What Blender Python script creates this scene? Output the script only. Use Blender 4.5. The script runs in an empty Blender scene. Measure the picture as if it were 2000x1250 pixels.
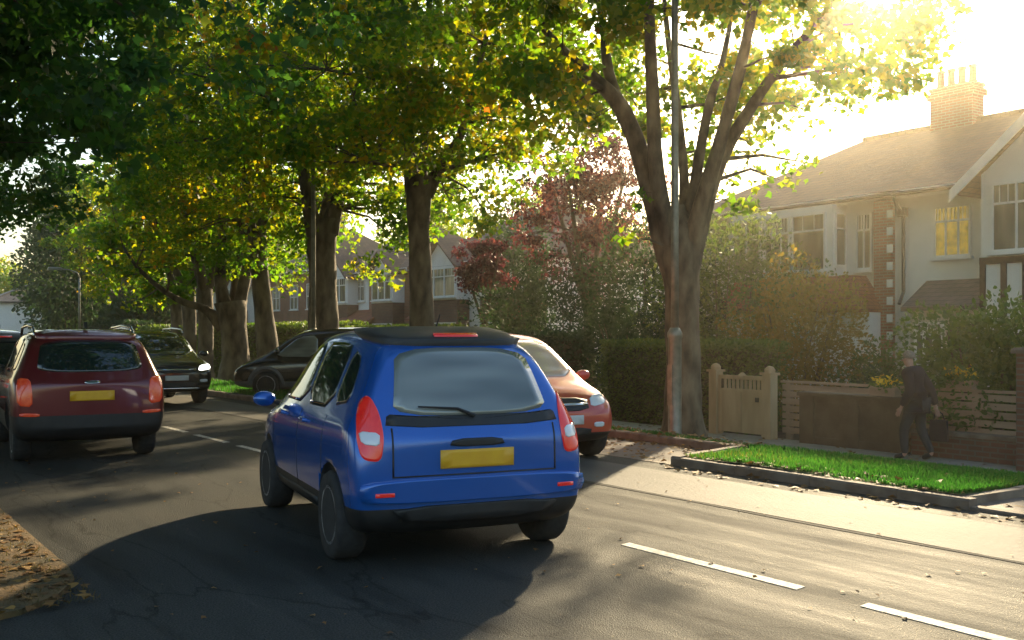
import bpy, bmesh, math, random
import numpy as np
from mathutils import Vector, Matrix
from mathutils.bvhtree import BVHTree

R = math.radians
SC = bpy.context.scene
COL = SC.collection

# ------------------------------------------------------------------ camera, sky, sun, exposure
YAW = 35.0                       # the road runs along +Y, the camera looks 35 degrees to its right
cam_d = bpy.data.cameras.new('camera')
cam = bpy.data.objects.new('camera', cam_d); COL.objects.link(cam)
cam.location = (0, 0, 1.6); cam.rotation_euler = (R(90), 0, R(-YAW))
cam_d.sensor_width = 36; cam_d.lens = 36.0; cam_d.shift_y = 0.0125
cam_d.clip_end = 2500
SC.camera = cam

SUN_AZ, SUN_EL = 55.0, 20.0      # azimuth clockwise from +Y
w = bpy.data.worlds.new('World'); SC.world = w; w.use_nodes = True
nt = w.node_tree; nt.nodes.clear()
sky = nt.nodes.new('ShaderNodeTexSky'); sky.sky_type = 'NISHITA'; sky.sun_disc = False
sky.sun_elevation = R(SUN_EL); sky.sun_rotation = R(SUN_AZ)
sky.air_density = 1.4; sky.dust_density = 1.6; sky.ozone_density = 2.5
bg = nt.nodes.new('ShaderNodeBackground'); bg.inputs[1].default_value = 0.11
wo = nt.nodes.new('ShaderNodeOutputWorld')
nt.links.new(sky.outputs[0], bg.inputs[0]); nt.links.new(bg.outputs[0], wo.inputs[0])

sl = bpy.data.lights.new('sun', 'SUN'); sl.energy = 5.0; sl.angle = R(1.0); sl.color = (1.0, 0.80, 0.50)
so = bpy.data.objects.new('sun', sl); COL.objects.link(so)
sdir = Vector((math.sin(R(SUN_AZ))*math.cos(R(SUN_EL)), math.cos(R(SUN_AZ))*math.cos(R(SUN_EL)), math.sin(R(SUN_EL))))
so.rotation_euler = sdir.to_track_quat('Z', 'Y').to_euler(); so.location = sdir*60

SC.view_settings.view_transform = 'Standard'; SC.view_settings.look = 'None'
SC.view_settings.exposure = 1.4; SC.view_settings.gamma = 1.0
SC.render.engine = 'CYCLES'
SC.cycles.max_bounces = 6; SC.cycles.transparent_max_bounces = 8
SC.cycles.diffuse_bounces = 3; SC.cycles.transmission_bounces = 4; SC.cycles.volume_bounces = 0

# ------------------------------------------------------------------ helpers
def ramp(nt, fac, stops):
    n = nt.nodes.new('ShaderNodeValToRGB'); cr = n.color_ramp
    while len(cr.elements) > 1: cr.elements.remove(cr.elements[-1])
    cr.elements[0].position = stops[0][0]; cr.elements[0].color = (*stops[0][1], 1)
    for p, c in stops[1:]:
        e = cr.elements.new(p); e.color = (*c, 1)
    nt.links.new(fac, n.inputs[0]); return n.outputs[0]

MATS = {}
def mat(name, c1, c2=None, rough=.6, scale=6, metal=0., bump=0., bscale=40, coat=0., emis=None, estr=0, spec=.5, stretch=(1,1,1), detail=5, trans=0):
    if name in MATS: return MATS[name]
    m = bpy.data.materials.new(name); m.use_nodes = True; t = m.node_tree; p = t.nodes['Principled BSDF']
    p.inputs['Roughness'].default_value = rough; p.inputs['Metallic'].default_value = metal
    p.inputs['Specular IOR Level'].default_value = spec
    p.inputs['Coat Weight'].default_value = coat; p.inputs['Coat Roughness'].default_value = .06
    p.inputs['Transmission Weight'].default_value = trans
    tc = t.nodes.new('ShaderNodeTexCoord'); mp = t.nodes.new('ShaderNodeMapping'); mp.inputs['Scale'].default_value = stretch
    t.links.new(tc.outputs['Object'], mp.inputs[0])
    if c2 is not None:
        n = t.nodes.new('ShaderNodeTexNoise'); n.inputs['Scale'].default_value = scale; n.inputs['Detail'].default_value = detail
        t.links.new(mp.outputs[0], n.inputs['Vector'])
        t.links.new(ramp(t, n.outputs['Fac'], [(.35, c1), (.65, c2)]), p.inputs['Base Color'])
    else: p.inputs['Base Color'].default_value = (*c1, 1)
    if bump:
        n = t.nodes.new('ShaderNodeTexNoise'); n.inputs['Scale'].default_value = bscale; n.inputs['Detail'].default_value = 6
        t.links.new(mp.outputs[0], n.inputs['Vector'])
        b = t.nodes.new('ShaderNodeBump'); b.inputs['Strength'].default_value = bump; b.inputs['Distance'].default_value = .02
        t.links.new(n.outputs['Fac'], b.inputs['Height']); t.links.new(b.outputs[0], p.inputs['Normal'])
    if emis:
        p.inputs['Emission Color'].default_value = (*emis, 1); p.inputs['Emission Strength'].default_value = estr
    MATS[name] = m; return m

def brick_mat(name, c1, c2, mortar, bw=.225, rh=.075, ms=.012, rough=.8, slope=1.0, bump=.5):
    m = bpy.data.materials.new(name); m.use_nodes = True; t = m.node_tree; p = t.nodes['Principled BSDF']
    p.inputs['Roughness'].default_value = rough
    tc = t.nodes.new('ShaderNodeTexCoord'); sx = t.nodes.new('ShaderNodeSeparateXYZ'); t.links.new(tc.outputs['Object'], sx.inputs[0])
    ad = t.nodes.new('ShaderNodeMath'); ad.operation = 'ADD'; t.links.new(sx.outputs[0], ad.inputs[0]); t.links.new(sx.outputs[1], ad.inputs[1])
    mu = t.nodes.new('ShaderNodeMath'); mu.operation = 'MULTIPLY'; mu.inputs[1].default_value = slope; t.links.new(sx.outputs[2], mu.inputs[0])
    cx = t.nodes.new('ShaderNodeCombineXYZ'); t.links.new(ad.outputs[0], cx.inputs[0]); t.links.new(mu.outputs[0], cx.inputs[1])
    b = t.nodes.new('ShaderNodeTexBrick'); t.links.new(cx.outputs[0], b.inputs['Vector'])
    b.inputs['Color1'].default_value = (*c1, 1); b.inputs['Color2'].default_value = (*c2, 1); b.inputs['Mortar'].default_value = (*mortar, 1)
    b.inputs['Scale'].default_value = 1; b.inputs['Brick Width'].default_value = bw; b.inputs['Row Height'].default_value = rh
    b.inputs['Mortar Size'].default_value = ms
    n = t.nodes.new('ShaderNodeTexNoise'); n.inputs['Scale'].default_value = 1.7; n.inputs['Detail'].default_value = 6
    t.links.new(tc.outputs['Object'], n.inputs['Vector'])
    mx = t.nodes.new('ShaderNodeMix'); mx.data_type = 'RGBA'; mx.blend_type = 'MULTIPLY'; mx.inputs[0].default_value = .8
    t.links.new(b.outputs['Color'], mx.inputs[6]); t.links.new(ramp(t, n.outputs['Fac'], [(.3, (.55,.55,.5)), (.7, (1,1,1))]), mx.inputs[7])
    t.links.new(mx.outputs[2], p.inputs['Base Color'])
    bp = t.nodes.new('ShaderNodeBump'); bp.inputs['Strength'].default_value = bump; bp.inputs['Distance'].default_value = .02; bp.invert = True
    t.links.new(b.outputs['Fac'], bp.inputs['Height']); t.links.new(bp.outputs[0], p.inputs['Normal'])
    MATS[name] = m; return m

def leaf_mat(name, stops, tstops, mixf=.5, rough=.6, patch=.35):
    """two-sided leaf: glossy-diffuse front plus light shining through"""
    m = bpy.data.materials.new(name); m.use_nodes = True; t = m.node_tree; t.nodes.clear()
    out = t.nodes.new('ShaderNodeOutputMaterial')
    g = t.nodes.new('ShaderNodeNewGeometry'); tc = t.nodes.new('ShaderNodeTexCoord')
    n = t.nodes.new('ShaderNodeTexNoise'); n.inputs['Scale'].default_value = patch; n.inputs['Detail'].default_value = 2
    t.links.new(tc.outputs['Object'], n.inputs['Vector'])
    a = t.nodes.new('ShaderNodeMath'); a.operation = 'MULTIPLY_ADD'; a.inputs[1].default_value = .55
    s = t.nodes.new('ShaderNodeMath'); s.operation = 'MULTIPLY_ADD'; s.inputs[1].default_value = 1.3; s.inputs[2].default_value = -.42
    t.links.new(n.outputs['Fac'], s.inputs[0]); t.links.new(g.outputs['Random Per Island'], a.inputs[0]); t.links.new(s.outputs[0], a.inputs[2])
    col = ramp(t, a.outputs[0], stops); tcol = ramp(t, a.outputs[0], tstops)
    p = t.nodes.new('ShaderNodeBsdfPrincipled'); p.inputs['Roughness'].default_value = rough; p.inputs['Specular IOR Level'].default_value = .35
    t.links.new(col, p.inputs['Base Color'])
    tr = t.nodes.new('ShaderNodeBsdfTranslucent'); t.links.new(tcol, tr.inputs[0])
    mx = t.nodes.new('ShaderNodeMixShader'); mx.inputs[0].default_value = mixf
    t.links.new(p.outputs[0], mx.inputs[1]); t.links.new(tr.outputs[0], mx.inputs[2]); t.links.new(mx.outputs[0], out.inputs[0])
    MATS[name] = m; return m

def tag(o, label=None, cat=None, group=None, kind=None):
    if label: o['label'] = label
    if cat: o['category'] = cat
    if group: o['group'] = group
    if kind: o['kind'] = kind
    return o

def empty(name, loc, rz=0, label=None, cat=None, group=None):
    o = bpy.data.objects.new(name, None); COL.objects.link(o); o.location = loc; o.rotation_euler = (0, 0, rz)
    o.empty_display_size = .2
    return tag(o, label, cat, group)

def link_mesh(name, me, parent=None, loc=None):
    o = bpy.data.objects.new(name, me); COL.objects.link(o)
    if parent is not None: o.parent = parent
    if loc is not None: o.location = loc
    return o

def copy_tree(o, parent=None):
    c = o.copy(); COL.objects.link(c); c.parent = parent
    for ch in list(o.children): copy_tree(ch, c)
    return c

class MB:
    def __init__(s): s.v = []; s.f = []; s.mi = []
    def add(s, vs, fs, mi=0):
        k = len(s.v); s.v += [tuple(v) for v in vs]; s.f += [tuple(i+k for i in f) for f in fs]; s.mi += [mi]*len(fs); return s
    def box(s, x0, x1, y0, y1, z0, z1, mi=0, bev=0):
        if x0 > x1: x0, x1 = x1, x0
        if y0 > y1: y0, y1 = y1, y0
        if z0 > z1: z0, z1 = z1, z0
        if bev:
            b = bev; vs = []; 
            for (z, i) in ((z0, 0), (z1-b, 0), (z1, b)):
                vs += [(x0+i, y0+i, z), (x1-i, y0+i, z), (x1-i, y1-i, z), (x0+i, y1-i, z)]
            fs = [(3,2,1,0), (8,9,10,11)]
            for k in (0, 4):
                for j in range(4): fs.append((k+j, k+(j+1)%4, k+4+(j+1)%4, k+4+j))
            return s.add(vs, fs, mi)
        return s.add([(x0,y0,z0),(x1,y0,z0),(x1,y1,z0),(x0,y1,z0),(x0,y0,z1),(x1,y0,z1),(x1,y1,z1),(x0,y1,z1)],
                     [(3,2,1,0),(4,5,6,7),(0,1,5,4),(1,2,6,5),(2,3,7,6),(3,0,4,7)], mi)
    def tube(s, pts, rad, n=8, mi=0, cap=True, jit=0, rng=None):
        pts = [Vector(p) for p in pts]; rings = []; up = Vector((.13, .31, .94)).normalized()
        prev = None; vs = []; fs = []
        for i, p in enumerate(pts):
            d = (pts[min(i+1, len(pts)-1)] - pts[max(i-1, 0)]).normalized()
            a = d.cross(up if abs(d.dot(up)) < .97 else Vector((1, 0, 0))).normalized() if prev is None else (prev - d*prev.dot(d)).normalized()
            prev = a; b = d.cross(a); r = rad[i] if hasattr(rad, '__len__') else rad
            for k in range(n):
                q = 2*math.pi*k/n; rr = r*(1 + (rng.uniform(-jit, jit) if jit else 0))
                vs.append(p + a*math.cos(q)*rr + b*math.sin(q)*rr)
        for i in range(len(pts)-1):
            for k in range(n): fs.append((i*n+k, i*n+(k+1)%n, (i+1)*n+(k+1)%n, (i+1)*n+k))
        if cap: fs.append(tuple(range(n-1, -1, -1))); fs.append(tuple((len(pts)-1)*n+k for k in range(n)))
        return s.add(vs, fs, mi)
    def prism(s, poly, axis, a0, a1, mi=0):
        """poly in the two other axes (cyclic order), extruded along axis"""
        n = len(poly)
        def P(u, v, a): return {'x': (a, u, v), 'y': (u, a, v), 'z': (u, v, a)}[axis]
        vs = [P(u, v, a0) for u, v in poly] + [P(u, v, a1) for u, v in poly]
        fs = [tuple(range(n-1, -1, -1)), tuple(range(n, 2*n))] + [(i, (i+1) % n, n+(i+1) % n, n+i) for i in range(n)]
        return s.add(vs, fs, mi)
    def lathe(s, prof, c=(0,0,0), n=24, axis='z', mi=0):
        vs = []; fs = []
        for r, h in prof:
            for k in range(n):
                q = 2*math.pi*k/n; u, v = r*math.cos(q), r*math.sin(q)
                vs.append({'z': (c[0]+u, c[1]+v, c[2]+h), 'x': (c[0]+h, c[1]+u, c[2]+v), 'y': (c[0]+u, c[1]+h, c[2]+v)}[axis])
        m = len(prof)
        for i in range(m-1):
            for k in range(n): fs.append((i*n+k, i*n+(k+1) % n, (i+1)*n+(k+1) % n, (i+1)*n+k))
        if prof[0][0] > .001: fs.append(tuple(range(n-1, -1, -1)))
        if prof[-1][0] > .001: fs.append(tuple((m-1)*n+k for k in range(n)))
        return s.add(vs, fs, mi)
    def mesh(s, name, mats, smooth=False, norm=True):
        me = bpy.data.meshes.new(name); me.from_pydata(s.v, [], s.f)
        for m in (mats if isinstance(mats, (list, tuple)) else [mats]): me.materials.append(m)
        me.polygons.foreach_set('material_index', s.mi)
        if norm:
            b = bmesh.new(); b.from_mesh(me); bmesh.ops.recalc_face_normals(b, faces=b.faces); b.to_mesh(me); b.free()
        if smooth: me.polygons.foreach_set('use_smooth', [True]*len(me.polygons))
        me.update(); return me
    def build(s, name, mats, parent=None, smooth=False, loc=None, norm=True):
        return link_mesh(name, s.mesh(name, mats, smooth, norm), parent, loc)

LOBED = np.array([(0,0,0),(.22,.33,-.1),(.45,.5,-.16),(.58,.2,-.05),(1,0,-.06),(.58,-.2,-.05),(.45,-.5,-.16),(.22,-.33,-.1)], float)
OVAL = np.array([(0,0,0),(.3,.26,-.07),(.7,.22,-.07),(1,0,-.03),(.7,-.22,-.07),(.3,-.26,-.07)], float)
TRI = np.array([(0,.5,0),(0,-.5,0),(1,0,0)], float)
def poly_cloud(name, C, S, template, m, rng, T=None, up=.25, mats=None):
    """N small separate faces: C centres, S sizes"""
    N = len(C); k = len(template)
    if T is None:
        T = rng.normal(size=(N, 3)); T[:, 2] -= .25
    T = T/np.linalg.norm(T, axis=1)[:, None]
    Nn = rng.normal(size=(N, 3)); Nn[:, 2] = np.abs(Nn[:, 2]) + up
    B = np.cross(Nn, T); B /= (np.linalg.norm(B, axis=1)[:, None] + 1e-9); Nn = np.cross(T, B)
    V = C[:, None, :] + S[:, None, None]*(template[None, :, 0, None]*T[:, None, :] + template[None, :, 1, None]*B[:, None, :] + template[None, :, 2, None]*Nn[:, None, :])
    me = bpy.data.meshes.new(name); me.vertices.add(N*k); me.vertices.foreach_set('co', V.reshape(-1).astype(np.float32))
    me.loops.add(N*k); me.loops.foreach_set('vertex_index', np.arange(N*k, dtype=np.int32))
    me.polygons.add(N); me.polygons.foreach_set('loop_start', np.arange(0, N*k, k, dtype=np.int32))
    me.polygons.foreach_set('loop_total', np.full(N, k, dtype=np.int32))
    me.materials.append(m); me.update(calc_edges=True); me.validate(); return me

# pixel column (in the 2000 px wide photo) and lateral distance -> distance along the road, depth
cY, sY = math.cos(R(YAW)), math.sin(R(YAW))
def at(X, L):
    a = (X-1000)/2000.; z = L/(a*cY + sY); return z*(cY - a*sY), z
def along(X, z):                    # photo column and depth -> world (x, y)
    x = (X-1000)/2000.*z; return x*cY + z*sY, -x*sY + z*cY
def hgt(y, z): return 1.6 + (650-y)*z/2000.

# ------------------------------------------------------------------ materials
M_white = mat('white_render', (.86,.84,.79), (.8,.78,.72), .75, 1.5, bump=.15, bscale=25)
M_cream = mat('cream_render', (.62,.56,.45), (.55,.5,.4), .75, 1.5, bump=.15)
M_frame = mat('window_frame_paint', (.85,.83,.78), (.78,.76,.7), .4, 3)
M_dark_timber = mat('dark_timber', (.05,.035,.025), (.09,.06,.04), .7, 10)
M_brick = brick_mat('red_brick', (.36,.11,.05), (.27,.085,.045), (.33,.28,.22))
M_brick_d = brick_mat('brown_brick', (.2,.08,.045), (.14,.055,.035), (.16,.13,.1))
M_brick_p = brick_mat('pale_brick', (.42,.27,.17), (.36,.22,.14), (.4,.36,.3))
M_tile = brick_mat('roof_tile', (.16,.09,.055), (.11,.065,.045), (.035,.025,.02), .26, .19, .014, .75, 1.9, .8)
M_tile_r = brick_mat('terracotta_tile', (.42,.13,.055), (.33,.1,.045), (.12,.04,.02), .22, .15, .01, .7, 1.6, .8)
M_tile_g = brick_mat('grey_tile', (.2,.15,.13), (.15,.12,.1), (.05,.04,.035), .26, .16, .012, .6, 1.6, .8)
M_pane = mat('window_glass', (.10,.10,.075), (.26,.25,.19), .04, 1.1, spec=1.0, stretch=(1,3,.6), detail=2)
M_door = mat('door_paint', (.05,.03,.025), None, .35)
M_metal = mat('galvanised_metal', (.26,.24,.18), (.16,.15,.11), .45, 8, metal=.4)
M_pipe = mat('black_pipe', (.03,.03,.03), None, .4)
M_bark = mat('bark', (.075,.05,.032), (.13,.095,.06), .9, 9, bump=1.0, bscale=16, stretch=(1,1,.35))
M_bark_p = mat('plane_bark', (.04,.028,.018), (.19,.145,.09), .9, 4.5, bump=1.0, bscale=9, stretch=(1,1,.45))
M_soil = mat('soil', (.06,.04,.025), (.11,.07,.04), .95, 3, bump=.6, bscale=30)
M_pave = mat('pavement', (.26,.24,.21), (.33,.31,.27), .85, 4, bump=.2)
M_kerb = mat('kerb_stone', (.12,.085,.06), (.2,.155,.115), .85, 5, bump=.3)
M_fencew = mat('pale_timber', (.4,.27,.14), (.52,.37,.21), .75, 5, bump=.3, bscale=30, stretch=(1,1,.2))
M_fencep = mat('weathered_timber', (.33,.22,.14), (.43,.3,.2), .8, 4, bump=.3, stretch=(1,.2,1))
M_wallb = mat('brown_stained_wall', (.09,.062,.035), (.14,.1,.058), .8, 3, bump=.5, bscale=25)
M_yellow = mat('yellow_petals', (.8,.6,.02), (.85,.45,.01), .6, 30)
M_lamp = mat('lantern_glass', (.5,.5,.45), None, .2)

LF_plane = leaf_mat('plane_leaf', [(0,(.018,.065,.018)),(.5,(.035,.09,.015)),(.8,(.09,.11,.015)),(.93,(.24,.14,.02)),(1,(.3,.09,.02))],
                    [(0,(.1,.3,.01)),(.45,(.26,.46,.01)),(.75,(.68,.62,.01)),(.94,(.9,.5,.01)),(1,(.75,.22,.02))], .6)
LF_shade = leaf_mat('green_leaf', [(0,(.016,.06,.024)),(.6,(.03,.085,.02)),(.92,(.07,.1,.02)),(1,(.3,.1,.02))],
                    [(0,(.05,.22,.03)),(.6,(.14,.34,.03)),(.92,(.36,.42,.03)),(1,(.6,.2,.03))], .42)
LF_dark = leaf_mat('dark_evergreen', [(0,(.009,.034,.018)),(.7,(.018,.05,.022)),(1,(.035,.06,.025))],
                   [(0,(.03,.1,.03)),(1,(.12,.2,.04))], .25, .75)
LF_copper = leaf_mat('copper_leaf', [(0,(.028,.01,.016)),(.5,(.05,.015,.018)),(1,(.28,.07,.04))],
                     [(0,(.06,.015,.03)),(.6,(.18,.035,.04)),(1,(.6,.2,.12))], .45)
LF_olive = leaf_mat('olive_leaf', [(0,(.06,.06,.015)),(.5,(.13,.09,.018)),(1,(.24,.12,.025))],
                    [(0,(.25,.24,.03)),(.6,(.5,.34,.04)),(1,(.6,.3,.05))], .45)
LF_hedge = leaf_mat('hedge_leaf', [(0,(.025,.055,.014)),(.6,(.05,.09,.018)),(1,(.13,.14,.03))],
                    [(0,(.08,.2,.02)),(1,(.3,.38,.04))], .35, .5, 1.2)
LF_grass = leaf_mat('grass_blade', [(0,(.025,.085,.015)),(.5,(.035,.13,.018)),(.8,(.08,.13,.025)),(1,(.2,.16,.05))],
                    [(0,(.05,.24,.02)),(.7,(.1,.36,.03)),(1,(.34,.38,.04))], .4, .7, .6)
LF_litter = leaf_mat('fallen_leaf', [(0,(.1,.045,.02)),(.5,(.2,.1,.03)),(.85,(.36,.2,.05)),(1,(.5,.42,.25))],
                     [(0,(.1,.04,.02)),(1,(.4,.25,.06))], .15, .7, 3)

# ------------------------------------------------------------------ ground, road, verges
KL, KR, CL = 1.5, 8.68, 5.15       # near kerb, far kerb, centre line (x)
def struct(o): o['kind'] = 'structure'; return o
def sheet(name, xs, ys, hf, m):
    mb = MB(); nx, ny = len(xs), len(ys)
    vs = [(x, y, hf(x, y)) for y in ys for x in xs]
    fs = [(j*nx+i, j*nx+i+1, (j+1)*nx+i+1, (j+1)*nx+i) for j in range(ny-1) for i in range(nx-1)]
    mb.add(vs, fs); return struct(mb.build(name, m, smooth=True))

struct(MB().box(-260, 330, -260, 360, -1.0, -.30).build('ground', M_soil))
hz = MB().box(-270, 340, -270, 370, -2.0, 15.2).build('haze', None); hz['kind'] = 'stuff'
hm = bpy.data.materials.new('haze_air'); hm.use_nodes = True; ht = hm.node_tree; ht.nodes.clear()
hv = ht.nodes.new('ShaderNodeVolumePrincipled'); ho = ht.nodes.new('ShaderNodeOutputMaterial'); ht.links.new(hv.outputs[0], ho.inputs['Volume'])
hv.inputs['Color'].default_value = (1.0, .88, .66, 1); hv.inputs['Density'].default_value = .0016; hv.inputs['Anisotropy'].default_value = .92
hz.data.materials.clear(); hz.data.materials.append(hm)

def asphalt():
    m = bpy.data.materials.new('asphalt'); m.use_nodes = True; t = m.node_tree; p = t.nodes['Principled BSDF']
    tc = t.nodes.new('ShaderNodeTexCoord'); mp = t.nodes.new('ShaderNodeMapping'); mp.inputs['Scale'].default_value = (1, .12, 1)
    t.links.new(tc.outputs['Object'], mp.inputs[0])
    n1 = t.nodes.new('ShaderNodeTexNoise'); n1.inputs['Scale'].default_value = 1.6; n1.inputs['Detail'].default_value = 8; n1.inputs['Roughness'].default_value = .7
    t.links.new(mp.outputs[0], n1.inputs['Vector'])
    n2 = t.nodes.new('ShaderNodeTexNoise'); n2.inputs['Scale'].default_value = 95; n2.inputs['Detail'].default_value = 4
    t.links.new(tc.outputs['Object'], n2.inputs['Vector'])
    v = t.nodes.new('ShaderNodeTexVoronoi'); v.inputs['Scale'].default_value = 120; t.links.new(tc.outputs['Object'], v.inputs['Vector'])
    c1 = ramp(t, n1.outputs['Fac'], [(.3, (.018,.0185,.017)), (.42, (.036,.037,.034)), (.5, (.05,.051,.046)), (.6, (.056,.055,.049)), (.72, (.095,.09,.08))])
    mx = t.nodes.new('ShaderNodeMix'); mx.data_type = 'RGBA'; mx.blend_type = 'MULTIPLY'; mx.inputs[0].default_value = .9
    t.links.new(c1, mx.inputs[6]); t.links.new(ramp(t, n2.outputs['Fac'], [(.35, (.45,.45,.45)), (.5, (1,1,1)), (.72, (1.9,1.8,1.6))]), mx.inputs[7])
    t.links.new(mx.outputs[2], p.inputs['Base Color'])
    mc = t.nodes.new('ShaderNodeMapping'); mc.inputs['Scale'].default_value = (1.1, .3, 1); t.links.new(tc.outputs['Object'], mc.inputs[0])
    nw = t.nodes.new('ShaderNodeTexNoise'); nw.inputs['Scale'].default_value = 2.2; nw.inputs['Detail'].default_value = 5; t.links.new(mc.outputs[0], nw.inputs['Vector'])
    mv = t.nodes.new('ShaderNodeVectorMath'); mv.operation = 'MULTIPLY_ADD'; mv.inputs[1].default_value = (.7,.7,.7); t.links.new(nw.outputs['Color'], mv.inputs[0]); t.links.new(mc.outputs[0], mv.inputs[2])
    vc = t.nodes.new('ShaderNodeTexVoronoi'); vc.feature = 'DISTANCE_TO_EDGE'; vc.inputs['Scale'].default_value = .8; t.links.new(mv.outputs[0], vc.inputs['Vector'])
    m3 = t.nodes.new('ShaderNodeMix'); m3.data_type = 'RGBA'; m3.blend_type = 'MULTIPLY'; m3.inputs[0].default_value = 1
    t.links.new(mx.outputs[2], m3.inputs[6]); t.links.new(ramp(t, vc.outputs['Distance'], [(0, (.6,.6,.6)), (.005, (.7,.7,.7)), (.011, (1,1,1))]), m3.inputs[7]); t.links.new(m3.outputs[2], p.inputs['Base Color'])
    rr = t.nodes.new('ShaderNodeMapRange'); rr.inputs[1].default_value = .3; rr.inputs[2].default_value = .7; rr.inputs[3].default_value = .55; rr.inputs[4].default_value = .9; p.inputs['Specular IOR Level'].default_value = .09
    t.links.new(n1.outputs['Fac'], rr.inputs[0]); t.links.new(rr.outputs[0], p.inputs['Roughness'])
    a = t.nodes.new('ShaderNodeMath'); a.operation = 'ADD'; t.links.new(n2.outputs['Fac'], a.inputs[0]); t.links.new(v.outputs['Distance'], a.inputs[1])
    b = t.nodes.new('ShaderNodeBump'); b.inputs['Strength'].default_value = .6; b.inputs['Distance'].default_value = .008
    t.links.new(a.outputs[0], b.inputs['Height']); t.links.new(b.outputs[0], p.inputs['Normal'])
    return m
M_asph = asphalt()
M_band = mat('worn_smooth_asphalt', (.085,.08,.068), (.125,.116,.1), .75, 1.6, bump=.45, bscale=60, stretch=(1,.3,1), spec=.15, detail=8)
M_patch = mat('tar_patch', (.045,.043,.038), (.065,.062,.053), .9, 5, bump=.6, bscale=60, spec=.15)
M_bay = mat('bay_tarmac', (.11,.08,.06), (.16,.12,.09), .8, 3, bump=.4, bscale=50)
M_paint = mat('road_paint', (.58,.55,.47), (.2,.19,.165), .75, 22, bump=.2, bscale=50)
struct(MB().box(-6, KR, -40, 260, -.2, 0).build('road', M_asph))
struct(MB().box(7.0, 8.22, -12, 60, 0, .004).build('resurfaced_strip', M_band))
mb = MB(); rs = random.Random(3)
pts = [(6.93 + .02*math.sin(i*1.7) , -12+i*1.0) for i in range(73)]
for (a, b) in zip(pts, pts[1:]): mb.prism([(a[0], a[1]), (a[0]+.05, a[1]), (b[0]+.05, b[1]), (b[0], b[1])], 'z', .0, .004)
struct(mb.build('tar_seam', M_patch))
# centre line dashes
for a, b in [(-1.5,.2),(1.2,3.75),(4.2,5.87),(8.6,9.8),(10.85,11.9),(12.9,14.1),(14.6,16.0),(16.5,17.7),(18.6,20.0),(21,22.4),(23.6,25),(26.4,28),(30,32),(34,36),(38,40),(42,44)]:
    o = MB(); o.prism([(CL-.05, a), (CL+.055, a+.02), (CL+.05, b), (CL-.052, b-.015)], 'z', .001, .0045)
    struct(o.build('centre_line', M_paint))

def zv(x): return .10 if x < 10.35 else max(-.23, .10 - .33*(x-10.35)/2.0)
BAY0, BAY1, BX = 9.15, 17.0, 10.2
vs_x = list(np.linspace(8.8, 12.4, 19)); rngg = np.random.default_rng(5)
def vergeh(x, y): return zv(x) + .012*math.sin(x*3.1+y*2.3) + .01*math.sin(y*1.1)
M_turf = mat('turf_soil', (.03,.07,.012), (.07,.10,.02), .95, 6, bump=.8, bscale=60)
# verge pieces: beside the driveway, behind the bay, beyond the bay
sheet('verge_grass_ground', vs_x, list(np.linspace(5.35, BAY0, 20)), vergeh, M_turf)
sheet('verge_grass_ground', list(np.linspace(BX+.12, 12.4, 12)), list(np.linspace(BAY0, BAY1, 30)), vergeh, M_turf)
sheet('verge_grass_ground', vs_x, list(np.linspace(BAY1, 120, 200)), vergeh, M_turf)
struct(MB().prism([(KR, BAY0-.1), (BX, BAY0+.3), (BX, BAY1-.3), (KR, BAY1+.1)], 'z', -.15, .006).build('parking_bay', M_bay))
# driveway crossing at the right, sloping to the pavement
mb = MB(); ys = [-12, 5.38]
vs = []; xs = [8.68, 9.0, 10.35, 12.42]
for y in ys: vs += [(x, y, .02 if x < 10.4 else -.225) for x in xs]
mb.add(vs, [(i, i+1, 5+i, 4+i) for i in range(3)]); struct(mb.build('driveway', M_bay))
struct(MB().box(12.4, 13.95, -20, 140, -.6, -.225).build('pavement', M_pave))
# kerbs (granite lengths)
def kerb(p0, p1, h, name='kerb', wd=.13):
    p0 = Vector((*p0, 0)); p1 = Vector((*p1, 0)); d = (p1-p0); L = d.length; d.normalize(); n = Vector((d.y, -d.x, 0))
    mb = MB(); k = max(1, int(round(L/.92)))
    for i in range(k):
        a = p0 + d*(L*i/k + .004); b = p0 + d*(L*(i+1)/k - .004); j = .004*math.sin(i*2.7+p0.y)
        q = [a, b, b+n*wd, a+n*wd]; qq = [a+n*.02, b+n*.02, b+n*wd, a+n*wd]
        vs = [(v.x, v.y, -.1) for v in q] + [(v.x, v.y, h-.02+j) for v in q] + [(v.x, v.y, h+j) for v in qq]
        fs = [(3,2,1,0), (8,9,10,11)] + [(s+m, s+(m+1) % 4, s+4+(m+1) % 4, s+4+m) for s in (0, 4) for m in range(4)]
        mb.add(vs, fs)
    return struct(mb.build(name, M_kerb))
kerb((KR, 5.95), (KR, BAY0-.1), .10); kerb((KR, BAY0-.1), (BX, BAY0+.3), .11)
kerb((BX, BAY0+.3), (BX, BAY1-.3), .11); kerb((BX, BAY1-.3), (KR, BAY1+.1), .11); kerb((KR, BAY1+.1), (KR, 110), .12)
kerb((KR, 5.2), (KR, 5.95), .10); kerb((KR, -12), (KR, 5.2), .035)
kerb((8.815, 5.42), (12.4, 5.28), .10)
# near verge (left foreground) with a rounded end
poly = [(KL, 40), (KL, 7.3), (1.46, 6.95), (1.3, 6.6), (1.05, 6.35), (.7, 6.2), (-6, 6.0), (-6, 40)]
M_litterg = mat('leafy_soil', (.075,.055,.02), (.17,.095,.03), .95, 4, bump=.9, bscale=35)
struct(MB().prism(poly, 'z', -.1, .035).build('near_verge', M_litterg))

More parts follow.
